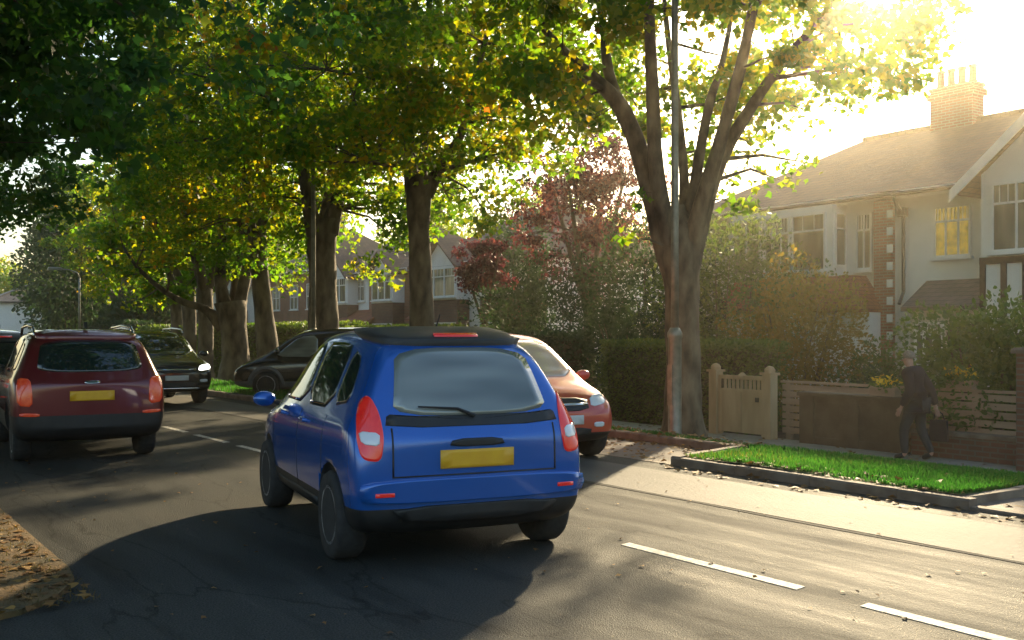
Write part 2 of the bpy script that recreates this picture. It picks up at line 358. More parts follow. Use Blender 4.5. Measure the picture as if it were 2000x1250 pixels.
# grass blades on the far verge
rg = np.random.default_rng(11)
def blades(n, x0, x1, y0, y1, hf, s0, s1, m, name, label):
    C = np.zeros((n, 3)); C[:, 0] = rg.uniform(x0, x1, n); C[:, 1] = y0 + (y1-y0)*rg.random(n)**1.6; C = C[(np.sin(C[:, 0]*2.1+1)*np.sin(C[:, 1]*1.7)+np.sin(C[:, 0]*5.3+C[:, 1]*3.1)*.5 + rg.normal(size=n)*.35) > -1.15]
    keep = ~((C[:, 0] < BX+.14) & (C[:, 1] > BAY0-.15) & (C[:, 1] < BAY1+.1)); C = C[keep]
    C[:, 2] = [hf(a, b)-.005 for a, b in C[:, :2]]
    S = rg.uniform(s0, s1, len(C)); T = rg.normal(size=(len(C), 3))*.42; T[:, 2] = 1
    tm = np.array([(0,.11,0),(0,-.11,0),(.6,-.07,.1),(1,0,.25),(.6,.07,.1)], float)
    o = link_mesh(name, poly_cloud(name, C, S, tm, m, rg, T)); tag(o, label, 'grass', kind='stuff'); return o
blades(90000, 8.85, 12.42, 5.4, 19, vergeh, .035, .08, LF_grass, 'verge_grass', 'bright green short grass growing on the verge beyond the far kerb')
blades(30000, 8.85, 12.42, 17, 60, vergeh, .08, .16, LF_grass, 'verge_grass', 'green grass strip on the verge under the far row of trees')
# fallen leaves
def litter(n, areas, name, label, s0=.05, s1=.11):
    cs = []
    for (x0, x1, y0, y1, hf, wgt) in areas:
        k = int(n*wgt); c = np.zeros((k, 3)); c[:, 0] = rg.uniform(x0, x1, k); c[:, 1] = rg.uniform(y0, y1, k)
        c[:, 2] = [hf(a, b)+.012 for a, b in c[:, :2]]; cs.append(c)
    C = np.concatenate(cs); S = rg.uniform(s0, s1, len(C)); T = rg.normal(size=(len(C), 3)); T[:, 2] *= .12
    o = link_mesh(name, poly_cloud(name, C, S, LOBED, LF_litter, rg, T, up=3)); tag(o, label, 'fallen leaves', kind='stuff')
litter(3000, [(10.0, 10.7, 9.3, 14, lambda x, y: .11 if x > 10.2 else .01, .18), (8.7, 10.1, 9.2, 15, lambda x, y: .01, .12), (8.82, 9.25, 5.4, 9.1, lambda x, y: vergeh(x, y)+.01, .06),
              (8.3, 8.66, 4.0, 9.1, lambda x, y: .006, .03), (8.8, 12.2, 3.5, 5.3, lambda x, y: .02 if x < 10.4 else .02-.24*(x-10.4)/2.02, .03), (9, 12.3, 5.4, 20, lambda x, y: vergeh(x, y)+.02, .05),
              (12.4, 13.8, 6, 20, lambda x, y: -.22, .05)], 'fallen_leaves', 'brown fallen leaves scattered along the far kerb and verge')
litter(4200, [(-2.5, 1.46, 6.3, 16, lambda x, y: .036, 1)], 'fallen_leaves', 'orange and brown fallen leaves covering the near verge at lower left', .05, .10)
litter(200, [(1.6, 8, 3, 14, lambda x, y: .003, 1)], 'fallen_leaves', 'small dry leaves and grit scattered on the carriageway', .02, .05)
def nverge(x, y): return .035
C = np.zeros((14000, 3)); C[:, 0] = rg.uniform(-2.5, 1.48, 14000); C[:, 1] = rg.uniform(6.3, 14, 14000); C[:, 2] = .03
tm = np.array([(0,.11,0),(0,-.11,0),(.6,-.07,.1),(1,0,.25),(.6,.07,.1)], float)
T = rg.normal(size=(14000, 3))*.7; T[:, 2] = 1
LF_dry = leaf_mat('dry_grass', [(0,(.05,.05,.015)),(.6,(.11,.06,.02)),(1,(.2,.1,.03))], [(0,(.12,.12,.02)),(1,(.3,.16,.04))], .3, .6, 1.0)
tag(link_mesh('dry_grass', poly_cloud('dry_grass', C, rg.uniform(.015, .04, 14000), tm, LF_dry, rg, T)), 'dry yellow brown grass on the near verge at lower left', 'grass', kind='stuff')

# ------------------------------------------------------------------ trees
def smooth_path(pts, k=3):
    pts = [Vector(p) for p in pts]; out = []
    P = [pts[0]*2-pts[1]] + pts + [pts[-1]*2-pts[-2]]
    for i in range(1, len(P)-2):
        for j in range(k):
            t = j/k; a, b, c, d = P[i-1], P[i], P[i+1], P[i+2]
            out.append(.5*((2*b) + (-a+c)*t + (2*a-5*b+4*c-d)*t*t + (-a+3*b-3*c+d)*t*t*t))
    out.append(pts[-1]); return out

def tree(name, loc, seed, trunk, limbs, crown, n_cl, per, leaf_m, bark_m, leaf_s=(.10,.19), cl_r=.8, rz=0, label='', group=None, cat='tree',
         gaps=.35, extra=(), tmpl=LOBED, kill=None):
    """trunk: [(x,y,z,r)], limbs: lists of (x,y,z,r); crown: (cx,cy,cz,rx,ry,rz); extra clusters [(x,y,z,r,n)]"""
    rs = random.Random(seed); rn = np.random.default_rng(seed)
    root = empty(name, loc, rz, label, cat, group)
    mb = MB()
    def bough(spec, n):
        pp = smooth_path([s[:3] for s in spec], 3); rr = np.interp(np.linspace(0, len(spec)-1, len(pp)), range(len(spec)), [s[3] for s in spec])
        mb.tube(pp, list(rr), n, jit=.06, rng=rs); return list(zip(pp, rr))
    bough(trunk, 14); nodes = []
    for lb in limbs: nodes += bough(lb, 9)[2:]
    nodes = [q for q in nodes]
    cx, cy, cz, rx, ry, rz_ = crown
    ph = [rs.uniform(0, 6.28) for _ in range(6)]
    cl = []; tries = 0
    while len(cl) < n_cl and tries < n_cl*20:
        tries += 1
        d = rn.normal(size=3); d /= np.linalg.norm(d); q = rs.random()**.42
        p = np.array((cx+d[0]*rx*q, cy+d[1]*ry*q, cz+d[2]*rz_*q))
        f = math.sin(p[0]*1.3+ph[0])*math.sin(p[1]*1.2+ph[1]) + math.sin(p[2]*1.7+ph[2]+p[0]*.6)*.7
        if f < -1+gaps*1.4: continue
        if kill and kill(p): continue
        cl.append((p[0], p[1], p[2], cl_r*rs.uniform(.45, 1.25), int(per*1.55*rs.uniform(.6, 1.3))))
    cl += list(extra)
    # branches grow out to the leaf clusters
    for i, c in enumerate(cl):
        P = Vector(c[:3]); near = sorted(nodes, key=lambda q: (q[0]-P).length + max(0, q[0].z-P.z)*.8)[:1]
        if not near: continue
        a, ra = near[0]; L = (P-a).length
        mid = a.lerp(P, .5) + Vector((rs.uniform(-.2,.2), rs.uniform(-.2,.2), rs.uniform(.0,.35)))*min(L, 2)*.4
        r0 = min(ra*.55, .012+.016*L)
        mb.tube([a, a.lerp(mid, .6), mid, mid.lerp(P, .6), P], [r0, r0*.8, r0*.62, r0*.4, .006], 5, cap=False)
        if i % 3 == 0: nodes.append((mid, r0*.7))
    mb.build('trunk', bark_m, root, smooth=True)
    cs = []; 
    for (x, y, z, r, n) in cl:
        n = int(n*1.1); q = rn.normal(size=(n, 3)); q /= np.linalg.norm(q, axis=1)[:, None]; q *= (rn.random(n)**.5)[:, None]*r
        q[:, 2] *= .62; q[:, 2] -= (q[:, 0]**2+q[:, 1]**2)*.18
        cs.append(q + np.array((x, y, z)))
    C = np.concatenate(cs); S = rn.uniform(leaf_s[0], leaf_s[1], len(C))
    me = poly_cloud('crown', C, S, tmpl, leaf_m, rn)
    link_mesh('crown', me, root); return root

def PX(X, y, X0, z0, dep=0.):
    """offset of a photo point from a trunk standing at column X0, depth z0 (metres, in the tree's own frame)"""
    dx = (X-X0)*z0/2000.; return (dx*cY + dep*sY, -dx*sY + dep*cY, hgt(y, z0))

def px_tree(X0, z0, gz, trunk_px, limbs_px, crown, seed, **k):
    """trunk_px [(X,y,width px)], limbs_px [[(X,y,width px,depth)]]"""
    wx, wy = along(X0, z0); s = z0/2000.
    tr = [(*PX(X, y, X0, z0), wd*s/2) for X, y, wd in trunk_px]
    tr[0] = (tr[0][0], tr[0][1], gz, tr[0][3])
    tr = [(a, b, c-gz, r) for a, b, c, r in tr]
    lb = [[((lambda p: (p[0], p[1], p[2]-gz, wd*s/2*.84))(PX(X, y, X0, z0, dep))) for X, y, wd, dep in L] for L in limbs_px]
    return tree('plane_tree', (wx, wy, gz), seed, tr, lb, crown, limbs_kw := k.pop('n_cl', 170), k.pop('per', 85), k.pop('leaf_m', LF_plane), k.pop('bark_m', M_bark_p), **k)

GR = 'plane trees lining the far verge'
# the big many-limbed tree right of centre
z0 = 16.9
px_tree(1330, z0, -.24,
    [(1334,860,98),(1334,800,76),(1334,700,66),(1332,570,68),(1328,500,84),(1326,450,72),(1326,400,20)],
    [[(1318,560,46,0),(1294,460,56,0),(1266,345,48,.1),(1222,215,42,.2),(1165,150,30,.2),(1108,95,22,.3),(1040,10,16,.4),(980,-120,8,.6)],
     [(1222,230,34,.2),(1195,120,26,.6),(1185,0,20,.9),(1160,-150,12,1.3)],
     [(1322,560,46,-.05),(1300,450,46,-.1),(1277,340,36,-.3),(1266,190,30,-.5),(1256,50,24,-.8),(1250,-130,14,-1.2)],
     [(1330,540,36,.1),(1342,450,36,.3),(1350,330,24,.7),(1346,180,20,1.2),(1338,20,16,1.8),(1330,-180,9,2.3)],
     [(1336,550,40,.05),(1350,440,36,.1),(1367,310,24,.1),(1392,190,22,.2),(1420,120,16,.5),(1450,0,10,.8)],
     [(1338,550,44,-.05),(1356,440,44,-.2),(1390,310,32,-.4),(1424,160,26,-.8),(1450,0,20,-1.2),(1480,-200,10,-1.8)],
     [(1342,560,46,0),(1364,445,50,0),(1410,310,34,.1),(1470,205,28,0),(1522,130,22,-.1),(1605,30,16,-.2),(1700,-110,9,-.3)]],
    (.1,.1,9.3,5.4,5.4,4.6), 21, n_cl=275, per=105, cl_r=.75, gaps=.42,
    label='large many limbed plane tree with pale trunk behind the nearest lamp post', group=GR,
    extra=[(*[c for c in PX(X, y, 1330, z0, d)[:2]], hgt(y, z0)+.24, r, n) for X, y, d, r, n in
           [(1435,405,-.4,.32,36),(1210,470,-.6,.22,14),(1240,390,-.3,.2,12),(1080,60,.3,.8,70),(1120,180,1.2,.7,50),(1500,260,1,.6,40),(1560,330,1.2,.6,36),(1600,200,.6,.7,46),
            (1480,330,1.5,.6,40),(1440,200,1.5,.6,40),(1180,60,-1,.8,70),(1020,40,0,.9,80),(1330,60,-1,.8,60),(1400,60,-1,.8,60),(1520,60,-.6,.8,70),(1250,120,1.6,.7,50),(1310,150,1.6,.6,40),(1570,110,.2,.7,55),(1620,290,1.4,.4,18)]])
# second tree
z0 = 23.0
px_tree(822, z0, -.1,
    [(828,740,70),(826,660,52),(822,560,44),(818,450,42),(818,385,52),(820,345,60)],
    [[(808,380,36,0),(800,300,28,.1),(793,200,22,.3),(780,60,16,.6),(770,-80,10,1)],
     [(832,380,36,0),(866,315,24,0),(900,268,20,-.2),(925,180,16,-.4),(960,60,10,-.8)],
     [(820,360,30,.3),(822,260,20,.9),(830,100,14,1.6),(850,-60,8,2)]],
    (0,0,8.6,5.0,5.0,4.7), 33, n_cl=240, per=85, gaps=.2, cl_r=.8,
    label='slim forked plane tree standing right of the lamp post with the white bay houses behind', group=GR,
    extra=[(*PX(X, y, 822, z0, d)[:2], hgt(y, z0)+.1, r, n) for X, y, d, r, n in [(900,385,0,.45,36),(940,360,.4,.45,36),(700,500,2,.6,50),(740,440,1.6,.6,44),(730,530,2.6,.5,36),(960,250,0,.7,60),(1000,200,0,.7,60),(930,100,0,.9,80),(720,300,0,.8,70),(770,220,-1,.8,80),(860,200,-1,.8,80)]])
z0 = 27.2
px_tree(630, z0, -.1,
    [(632,730,88),(632,660,62),(630,560,52),(628,470,56),(626,430,72)],
    [[(614,455,44,0),(602,390,32,0),(588,320,26,.2),(570,200,18,.6),(550,40,10,1)],
     [(642,455,46,0),(660,385,34,0),(684,330,26,-.2),(700,220,18,-.5),(720,60,10,-1)],
     [(630,440,40,.4),(632,350,24,1),(640,200,14,1.6)]],
    (0,0,8.4,5.0,5.0,4.9), 41, n_cl=220, per=75, gaps=.28,
    label='thick trunked plane tree right behind the second lamp post', group=GR,
    extra=[(*PX(X, y, 630, z0, d)[:2], hgt(y, z0)+.1, r, n) for X, y, d, r, n in [(560,520,2,.7,60),(540,480,2,.7,60),(580,470,2,.7,60),(520,545,2.5,.6,50),(700,520,1,.6,50),(660,400,1,.6,50),(560,400,0,.9,80),(500,440,0,.9,80)]])
z0 = 30.5
px_tree(522, z0, -.1,
    [(530,745,62),(524,690,44),(514,600,36),(506,520,34),(500,460,40)],
    [[(498,480,28,0),(480,400,22,.2),(470,300,16,.4),(450,120,10,.7)], [(504,480,28,0),(520,390,22,0),(530,280,14,-.3),(550,120,8,-.8)], [(500,470,20,.4),(500,350,14,1.2),(505,200,8,1.8)]],
    (-.3,.3,8.2,4.6,4.6,4.6), 52, n_cl=150, per=70, gaps=.25, label='leaning plane tree between the two stout trunks left of the second lamp post', group=GR)
z0 = 33.
px_tree(458, z0, -.1,
    [(462,745,76),(460,700,54),(456,640,50),(450,590,64)],
    [[(436,640,36,0),(404,605,20,-.1),(360,590,16,-.2),(315,562,12,-.2),(270,520,8,-.2),(240,480,5,0)],
     [(440,600,34,0),(428,540,26,.1),(430,440,20,.3),(420,300,12,.5),(410,120,8,1)], [(466,600,32,0),(482,520,24,0),(486,420,18,-.3),(500,280,10,-.6)], [(450,600,28,.4),(452,480,18,.9),(446,300,9,1.6)]],
    (-.6,.5,8.0,4.8,4.8,4.7), 63, n_cl=150, per=70, gaps=.25, label='stout plane tree with a long branch reaching left over the black oncoming vehicle', group=GR,
    extra=[(*PX(X, y, 458, z0, d)[:2], hgt(y, z0)+.1, r, n) for X, y, d, r, n in [(260,520,0,.8,70),(220,550,0,.8,70),(200,500,0,.8,70),(300,500,0,.8,70),(360,470,0,.8,70),(180,545,1,.6,46),(240,590,1,.5,40),(400,500,1,.6,50)]])
far = [(400,37,71,'straight slender plane tree just left of the stout branching one'), (368,42,72,'narrow dark plane trunk, third from the left of the slender row'),
       (344,47,73,'narrow dark plane trunk at the left end of the slender row'), (232,62,74,'pale distant plane tree above the roof of the dark red vehicle')]
for X, z0, sd, lab in far:
    wx, wy = along(X, z0); tr = [(0,0,0,.42),(0,0,.6,.3),(.05,0,2,.27),(0,.05,3.4,.3)]
    lb = [[(0,0,3.2,.2),(.6*math.cos(q),.6*math.sin(q),4.6,.15),(1.5*math.cos(q),1.5*math.sin(q),6.8,.1),(2.4*math.cos(q),2.4*math.sin(q),9.5,.05)] for q in (sd, sd+2.1, sd+4.2)]
    tree('plane_tree', (wx, wy, -.2), sd, tr, lb, (0,0,7.6,4.6,4.6,4.6), 120, 60, LF_plane, M_bark_p, label=lab, group=GR, leaf_s=(.18,.28), gaps=.2)
# trees of the near side, whose crowns hang over the road (trunks left of the frame)
GL = 'trees on the near side overhanging the road'
for i, (x, y, rr, sd, n, lab) in enumerate([(-1.2, 15.5, 6.4, 81, 330, 'dark green tree crown hanging low at the left edge above the road'),
        (-1.6, 24.5, 7.4, 82, 330, 'dark green tree crown overhanging the dark red vehicle'),
        (-1.4, 35.0, 8.0, 83, 300, 'dark green tree crown behind the overhanging ones, far along the near side of the road'),]):
    lb = [[(0,0,2.8,.24),(1.1*math.cos(q),1.1*math.sin(q),4.4,.18),(2.6*math.cos(q),2.6*math.sin(q),6.4,.12),(4.2*math.cos(q),4.2*math.sin(q),8.6,.06)] for q in (.2, 1.5, 2.8, 4.1, 5.3)]
    tree('broadleaf_tree', (x, y, 0), sd, [(0,0,0,.55),(0,0,.5,.4),(0,.05,2,.36),(0,0,3,.42)], lb, (.6,0,7.4,rr,rr,4.5), int(n*1.25), 95, LF_shade, M_bark, label=lab, group=GL, leaf_s=(.12,.21), cl_r=.95, gaps=.02)
lb = [[(0,0,3.2,.22),(1.2*math.cos(q),1.2*math.sin(q),4.9,.16),(2.8*math.cos(q),2.8*math.sin(q),6.6,.11),(5.2*math.cos(q),5.2*math.sin(q),8.0,.05)] for q in (.1, .7, 1.4, 2.8, 4.3)]
tree('broadleaf_tree', (-1.3, 8.6, 0), 84, [(0,0,0,.5),(0,0,.5,.38),(0,.05,2,.34),(0,0,3.4,.38)], lb, (3.0,2.2,8.3,6.2,5.4,4.3), 330, 70, LF_shade, M_bark, label='nearest tree, its dark crown hanging along the top of the picture', group=GL, leaf_s=(.09,.17), cl_r=.8, gaps=.25)
# ------------------------------------------------------------------ bushes and hedges
def bush(name, x, y, gz, rx, h, leaf_m, seed, label, n=5200, ls=(.06,.12), cat='bush', group=None, ry=None, lump=.22, tmpl=OVAL, stems=7, share=None):
    ry = ry or rx; rs = random.Random(seed); rn = np.random.default_rng(seed)
    root = empty(name, (x, y, gz), 0, label, cat, group)
    mb = MB()
    for i in range(stems):
        q = 6.28*i/stems + rs.random(); a = .15*rx
        mb.tube([(a*math.cos(q), a*math.sin(q), -.05), (.35*rx*math.cos(q), .35*ry*math.sin(q), h*.4), (.6*rx*math.cos(q+.2), .6*ry*math.sin(q+.2), h*.8)], [.035, .025, .008], 5)
    mb.build('stem', M_bark, root, smooth=True)
    d = rn.normal(size=(n, 3)); d /= np.linalg.norm(d, axis=1)[:, None]
    n = int(n*1.6) if h > 7.5 else n; d = rn.normal(size=(n, 3)); d /= np.linalg.norm(d, axis=1)[:, None]; ph = rn.uniform(0, 6.28, 6)
    lum = 1 + lump*(np.sin(d[:, 0]*5+ph[0])*np.sin(d[:, 1]*4+ph[1]) + .7*np.sin(d[:, 2]*6+ph[2]+d[:, 0]*3)) + .5*lump*np.sin(d[:, 0]*13+ph[3])*np.sin(d[:, 2]*11+ph[4])
    q = (1 - rn.random(n)**1.7*.6)*lum
    C = np.stack([d[:, 0]*rx*q, d[:, 1]*ry*q, h*.52 + d[:, 2]*h*.5*q], 1); C = C[C[:, 2] > .02]
    T = d[:len(C)]*0 + rn.normal(size=(len(C), 3)); dd = C - np.array((0, 0, h*.45)); dd /= np.linalg.norm(dd, axis=1)[:, None]; T = T*.8 + dd
    link_mesh('foliage', poly_cloud('foliage', C, rn.uniform(ls[0], ls[1], len(C)), tmpl, leaf_m, rn, T), root); return root

def hedge(name, x0, x1, y0, y1, z0, z1, leaf_m, seed, label, n=9000, ls=(.05,.09), group=None):
    rn = np.random.default_rng(seed); root = empty(name, ((x0+x1)/2, (y0+y1)/2, z0), 0, label, 'hedge', group)
    hx, hy, hz = (x1-x0)/2, (y1-y0)/2, z1-z0
    MB().box(-hx+.14, hx-.14, -hy+.14, hy-.14, 0, hz-.14).build('stems', mat('hedge_interior', (.03,.035,.012), (.05,.04,.02), .95, 20, bump=1, bscale=20), root)
    A = [2*hy*hz, 2*hx*hz, 2*hx*hz, 4*hx*hy]; A = np.array(A)/sum(A); f = rn.choice(4, n, p=A); u = rn.random(n); v = rn.random(n); dp = rn.random(n)**2*.2
    C = np.zeros((n, 3)); Nn = np.zeros((n, 3))
    for k in range(4):
        s = f == k
        if k == 0: C[s] = np.stack([-hx+dp[s], -hy+2*hy*u[s], hz*v[s]], 1); Nn[s] = (-1,0,0)
        if k == 1: C[s] = np.stack([-hx+2*hx*u[s], -hy+dp[s], hz*v[s]], 1); Nn[s] = (0,-1,0)
        if k == 2: C[s] = np.stack([-hx+2*hx*u[s], hy-dp[s], hz*v[s]], 1); Nn[s] = (0,1,0)
        if k == 3: C[s] = np.stack([-hx+2*hx*u[s], -hy+2*hy*v[s], hz-dp[s]], 1); Nn[s] = (0,0,1)
    C += .03*np.sin(C[:, [1,2,0]]*4+seed)
    link_mesh('foliage', poly_cloud('foliage', C, rn.uniform(ls[0], ls[1], n), OVAL, leaf_m, rn, Nn+rn.normal(size=(n, 3))*.8), root); return root

hedge('clipped_hedge', 14.35, 15.5, 12.95, 17.2, -.26, 1.42, LF_hedge, 5, 'tall clipped square topped hedge left of the timber gate, behind the big tree', 15000)
bush('shrub', *((lambda t: (17.2, t[0]))(at(1560,17.2))), -.26, 1.35, 3.05, LF_olive, 7, 'rounded olive and orange shrub between the clipped hedge and the white garage', 9000, (.06,.12))
bush('shrub', 18.6, 17.3, -.26, 2.0, 4.6, LF_hedge, 8, 'tall dull green shrub right behind the trunk of the big tree', 11000, (.07,.14))
bush('evergreen_tree', 18.8, 20.2, -.26, 2.1, 4.9, LF_dark, 9, 'broad dark evergreen left of the big tree trunk', 12000, (.07,.14), 'tree')
bush('evergreen_tree', 18.2, 23.8, -.26, 2.3, 3.9, LF_dark, 10, 'low dark evergreen behind the roof of the pale red oncoming vehicle', 12000, (.07,.14), 'tree')
bush('evergreen_tree', 17.0, 19.0, -.26, 1.5, 2.6, LF_dark, 12, 'small dark evergreen directly left of the clipped hedge', 7000, (.06,.12), 'tree')
bush('evergreen_tree', 22.2, 31.5, -.26, 1.5, 6.4, LF_dark, 14, 'tall dark conifer beside the house with the forked tree in front', 8000, (.09,.18), 'tree')
tree('copper_tree', (20.3, 24.8, -.26), 91, [(0,0,0,.25),(0,0,1.2,.18),(0,0,2.6,.16)],
     [[(0,0,2.4,.12),(.6*math.cos(q),.6*math.sin(q),4.2,.09),(1.3*math.cos(q),1.3*math.sin(q),6.6,.04)] for q in (.5, 2.0, 3.5, 5.0)],
     (0,0,5.6,2.3,2.3,2.9), 125, 60, LF_copper, M_bark, leaf_s=(.09,.17), cl_r=.6, gaps=.15, tmpl=OVAL, label='copper leaved tree with purple red foliage above the dark evergreens')
tree('copper_tree', (17.6, 26.6, -.26), 92, [(0,0,0,.12),(0,0,1.2,.09),(0,0,2.2,.07)],
     [[(0,0,2.0,.06),(.4*math.cos(q),.4*math.sin(q),3.2,.04),(.8*math.cos(q),.8*math.sin(q),4.4,.02)] for q in (.5, 2.6, 4.7)],
     (0,0,4.0,1.1,1.1,.9), 34, 60, LF_copper, M_bark, leaf_s=(.09,.16), cl_r=.4, gaps=.15, tmpl=OVAL, label='small salmon red maple beside the larger copper tree')
bush('shrub', 15.0, 8.7, -.26, 1.15, 2.35, LF_hedge, 15, 'dark green shrub spilling over the low wall at the right edge', 9000, (.06,.12))
bush('shrub', 15.4, 7.3, -.26, 1.0, 2.2, LF_hedge, 16, 'bushy green shrub cut by the right edge of the frame', 7000, (.06,.12))
bush('shrub', 17.5, 9.9, -.26, 1.0, 1.6, LF_hedge, 17, 'pale leafed shrub in front of the white porch', 6000, (.06,.12))
bush('shrub', 17.6, 12.5, -.26, .8, 1.55, LF_hedge, 18, 'low loose shrub under the white garage door', 4000, (.05,.1))
bush('shrub', 15.4, 10.9, -.26, .5, 1.2, LF_dark, 19, 'small shrub peeping over the pale slatted fence', 1800, (.05,.1))
GH = 'front garden hedges along the far pavement'
for i, (y0, y1, h, m, lab) in enumerate([(19,24,1.55,LF_dark,'dark hedge behind the pale red oncoming vehicle'), (24.4,30,1.75,LF_hedge,'hedge behind the roof of the blue hatchback'), (30.5,37,1.9,LF_hedge,'hedge behind the second and third tree trunks'),
        (38,45,1.9,LF_hedge,'green hedge above the dark van'), (46,54,1.9,LF_hedge,'hedge left of the dark van nose between trunks'), (55,66,2.2,LF_dark,'distant dark hedge beyond the black oncoming vehicle'), (67,84,1.6,LF_dark,'farthest dark hedge toward the left edge')]):
    hedge('garden_hedge', 14.4, 15.6, y0, y1, -.26, h, m, 30+i, lab, 7000, (.08,.16), GH)
GT = 'dark trees in the distance on the left'
for i, (X, z0, r, h, m, lab) in enumerate([(150,66,3.2,13.0,LF_dark,'tall dark conifer behind the thin distant lamp post'), (118,74,2.7,13.6,LF_dark,'tallest dark conifer left of the thin distant lamp post'), (215,80,4.2,11.0,LF_shade,'dark broad tree right of the distant conifers'),
        (285,60,2.2,4.6,LF_dark,'round dark evergreen above the black oncoming vehicle'), (325,66,1.8,4.8,LF_dark,'dark evergreen between the black oncoming vehicle and the trunks'), (10,104,3.5,9.0,LF_plane,'yellow orange distant tree at the left edge above the white house'), (265,92,5,11.5,LF_shade,'pale far tree behind the round evergreen')]):
    x, y = along(X, z0); bush('background_tree', x, y, -.3, r, h, m, 60+i, lab, 4500, (.22,.42), 'tree', GT)
# tree masses behind the houses
for i, (x, y, r, h) in enumerate([(46,58,6,11),(48,80,6,12),(40,100,8,12),(26,118,8,11),(60,40,7,11)]):
    bush('background_tree', x, y, -.3, r, h, LF_plane, 80+i, ['leafy tree rising behind the brick house', 'big tree behind the farthest houses', 'broad far tree behind the end of the terrace', 'far tree closing the view at the left', 'tree behind the hipped roofs at centre'][i], 6000, (.3,.6), 'tree', 'trees behind the houses')

# ------------------------------------------------------------------ houses (fronts face -X, the road)
def window(parent, x, y0, y1, z0, z1, cols=3, top=.3, name='window', mull=.035, sill=True, glass=M_pane):
    """window on a wall plane facing -x; sits 4 cm proud, glass set back"""
    f = MB(); fr = .055
    f.box(x-.06, x+.02, y0, y0+fr, z0, z1); f.box(x-.06, x+.02, y1-fr, y1, z0, z1)
    f.box(x-.06, x+.02, y0+fr, y1-fr, z0, z0+fr); f.box(x-.06, x+.02, y0+fr, y1-fr, z1-fr, z1)
    zt = z1 - (z1-z0)*top
    for i in range(1, cols):
        yy = y0 + (y1-y0)*i/cols; f.box(x-.052, x+.01, yy-mull, yy+mull, z0+fr, z1-fr)
    f.box(x-.047, x+.005, y0+fr, y1-fr, zt-.025, zt+.025)
    for i in range(cols):                                   # slim glazing bars in the toplights
        a = y0+(y1-y0)*i/cols; b = y0+(y1-y0)*(i+1)/cols
        for k in (1, 2): f.box(x-.035, x-.012, a+(b-a)*k/3-.01, a+(b-a)*k/3+.01, zt+.025, z1-fr)
    o = f.build(name, M_frame, parent)
    MB().box(x-.022, x-.008, y0+fr*.9, y1-fr*.9, z0+fr*.9, z1-fr*.9).build('pane', glass, o)
    if sill: MB().box(x-.13, x+.02, y0-.05, y1+.05, z0-.07, z0-.003).build('sill', M_frame, o)
    return o
def side_window(parent, y, x0, x1, z0, z1, cols=1, face=1):
    """narrow return window of a bay, facing +-y"""
    f = MB(); s = face; fr = .05
    f.box(x0, x0+fr, y, y+s*.05, z0, z1); f.box(x1-fr, x1, y, y+s*.05, z0, z1); f.box(x0+fr, x1-fr, y, y+s*.05, z0, z0+fr); f.box(x0+fr, x1-fr, y, y+s*.05, z1-fr, z1)
    zt = z1-(z1-z0)*.3; f.box(x0+fr, x1-fr, y, y+s*.04, zt-.02, zt+.02)
    o = f.build('window', M_frame, parent); MB().box(x0+fr*.9, x1-fr*.9, y+s*.01, y+s*.022, z0+fr*.9, z1-fr*.9).build('pane', M_pane, o)
def hip_roof(x0, x1, y0, y1, ze, zr, ov=.35, hip0=True, hip1=True):
    x0 -= ov; x1 += ov; y0 -= ov if hip0 else .1; y1 += ov if hip1 else .1; xm = (x0+x1)/2; hl = (x1-x0)/2*.9
    a = y0 + (hl if hip0 else 0); b = y1 - (hl if hip1 else 0); mb = MB(); t = .12
    vs = [(x0,y0,ze),(x1,y0,ze),(x1,y1,ze),(x0,y1,ze),(x0,y0,ze+t),(x1,y0,ze+t),(x1,y1,ze+t),(x0,y1,ze+t),(xm,a,zr),(xm,b,zr)]
    mb.add(vs, [(3,2,1,0),(0,1,5,4),(1,2,6,5),(2,3,7,6),(3,0,4,7),(4,5,8),(5,6,9,8),(6,7,9),(7,4,8,9)])
    mb.tube([(xm,a,zr+.02),(xm,b,zr+.02)], .09, 8)
    for (p, q) in (((x0,y0),a),((x1,y0),a)) if hip0 else (): mb.tube([(p,q*0+y0,ze+t),(xm,a,zr+.02)], .07, 6) if False else None
    return mb
def chimney(parent, x, y, z0, z1, m, wx=.55, wy=1.1, pots=3):
    c = MB(); c.box(x-wx/2, x+wx/2, y-wy/2, y+wy/2, z0, z1); c.box(x-wx/2-.06, x+wx/2+.06, y-wy/2-.06, y+wy/2+.06, z1-.25, z1-.08)
    c.box(x-wx/2-.03, x+wx/2+.03, y-wy/2-.03, y+wy/2+.03, z1-.001, z1+.08)
    o = c.build('chimney', m, parent)
    for i in range(pots): MB().lathe([(.13,0),(.1,.1),(.09,.42),(.115,.45),(.115,.5),(.07,.5),(.07,.3)], (x, y-wy/2+wy*(i+.5)/pots, z1+.075), 12).build('chimney_pot', M_tile_r, o)
    return o
def aerial(parent, x, y, z, h):
    a = MB(); a.tube([(x,y,z),(x,y,z+h)], .022, 6); a.tube([(x-.5,y-.3,z+h-.1),(x+.5,y+.3,z+h-.1)], .014, 5)
    for k in range(7):
        q = -.45+.15*k; a.tube([(x+q-.1,y+q*.6+.17,z+h-.1),(x+q+.1,y+q*.6-.17,z+h-.1)], .008, 4)
    a.build('aerial', M_pipe, parent)

GF = -.26                          # garden level
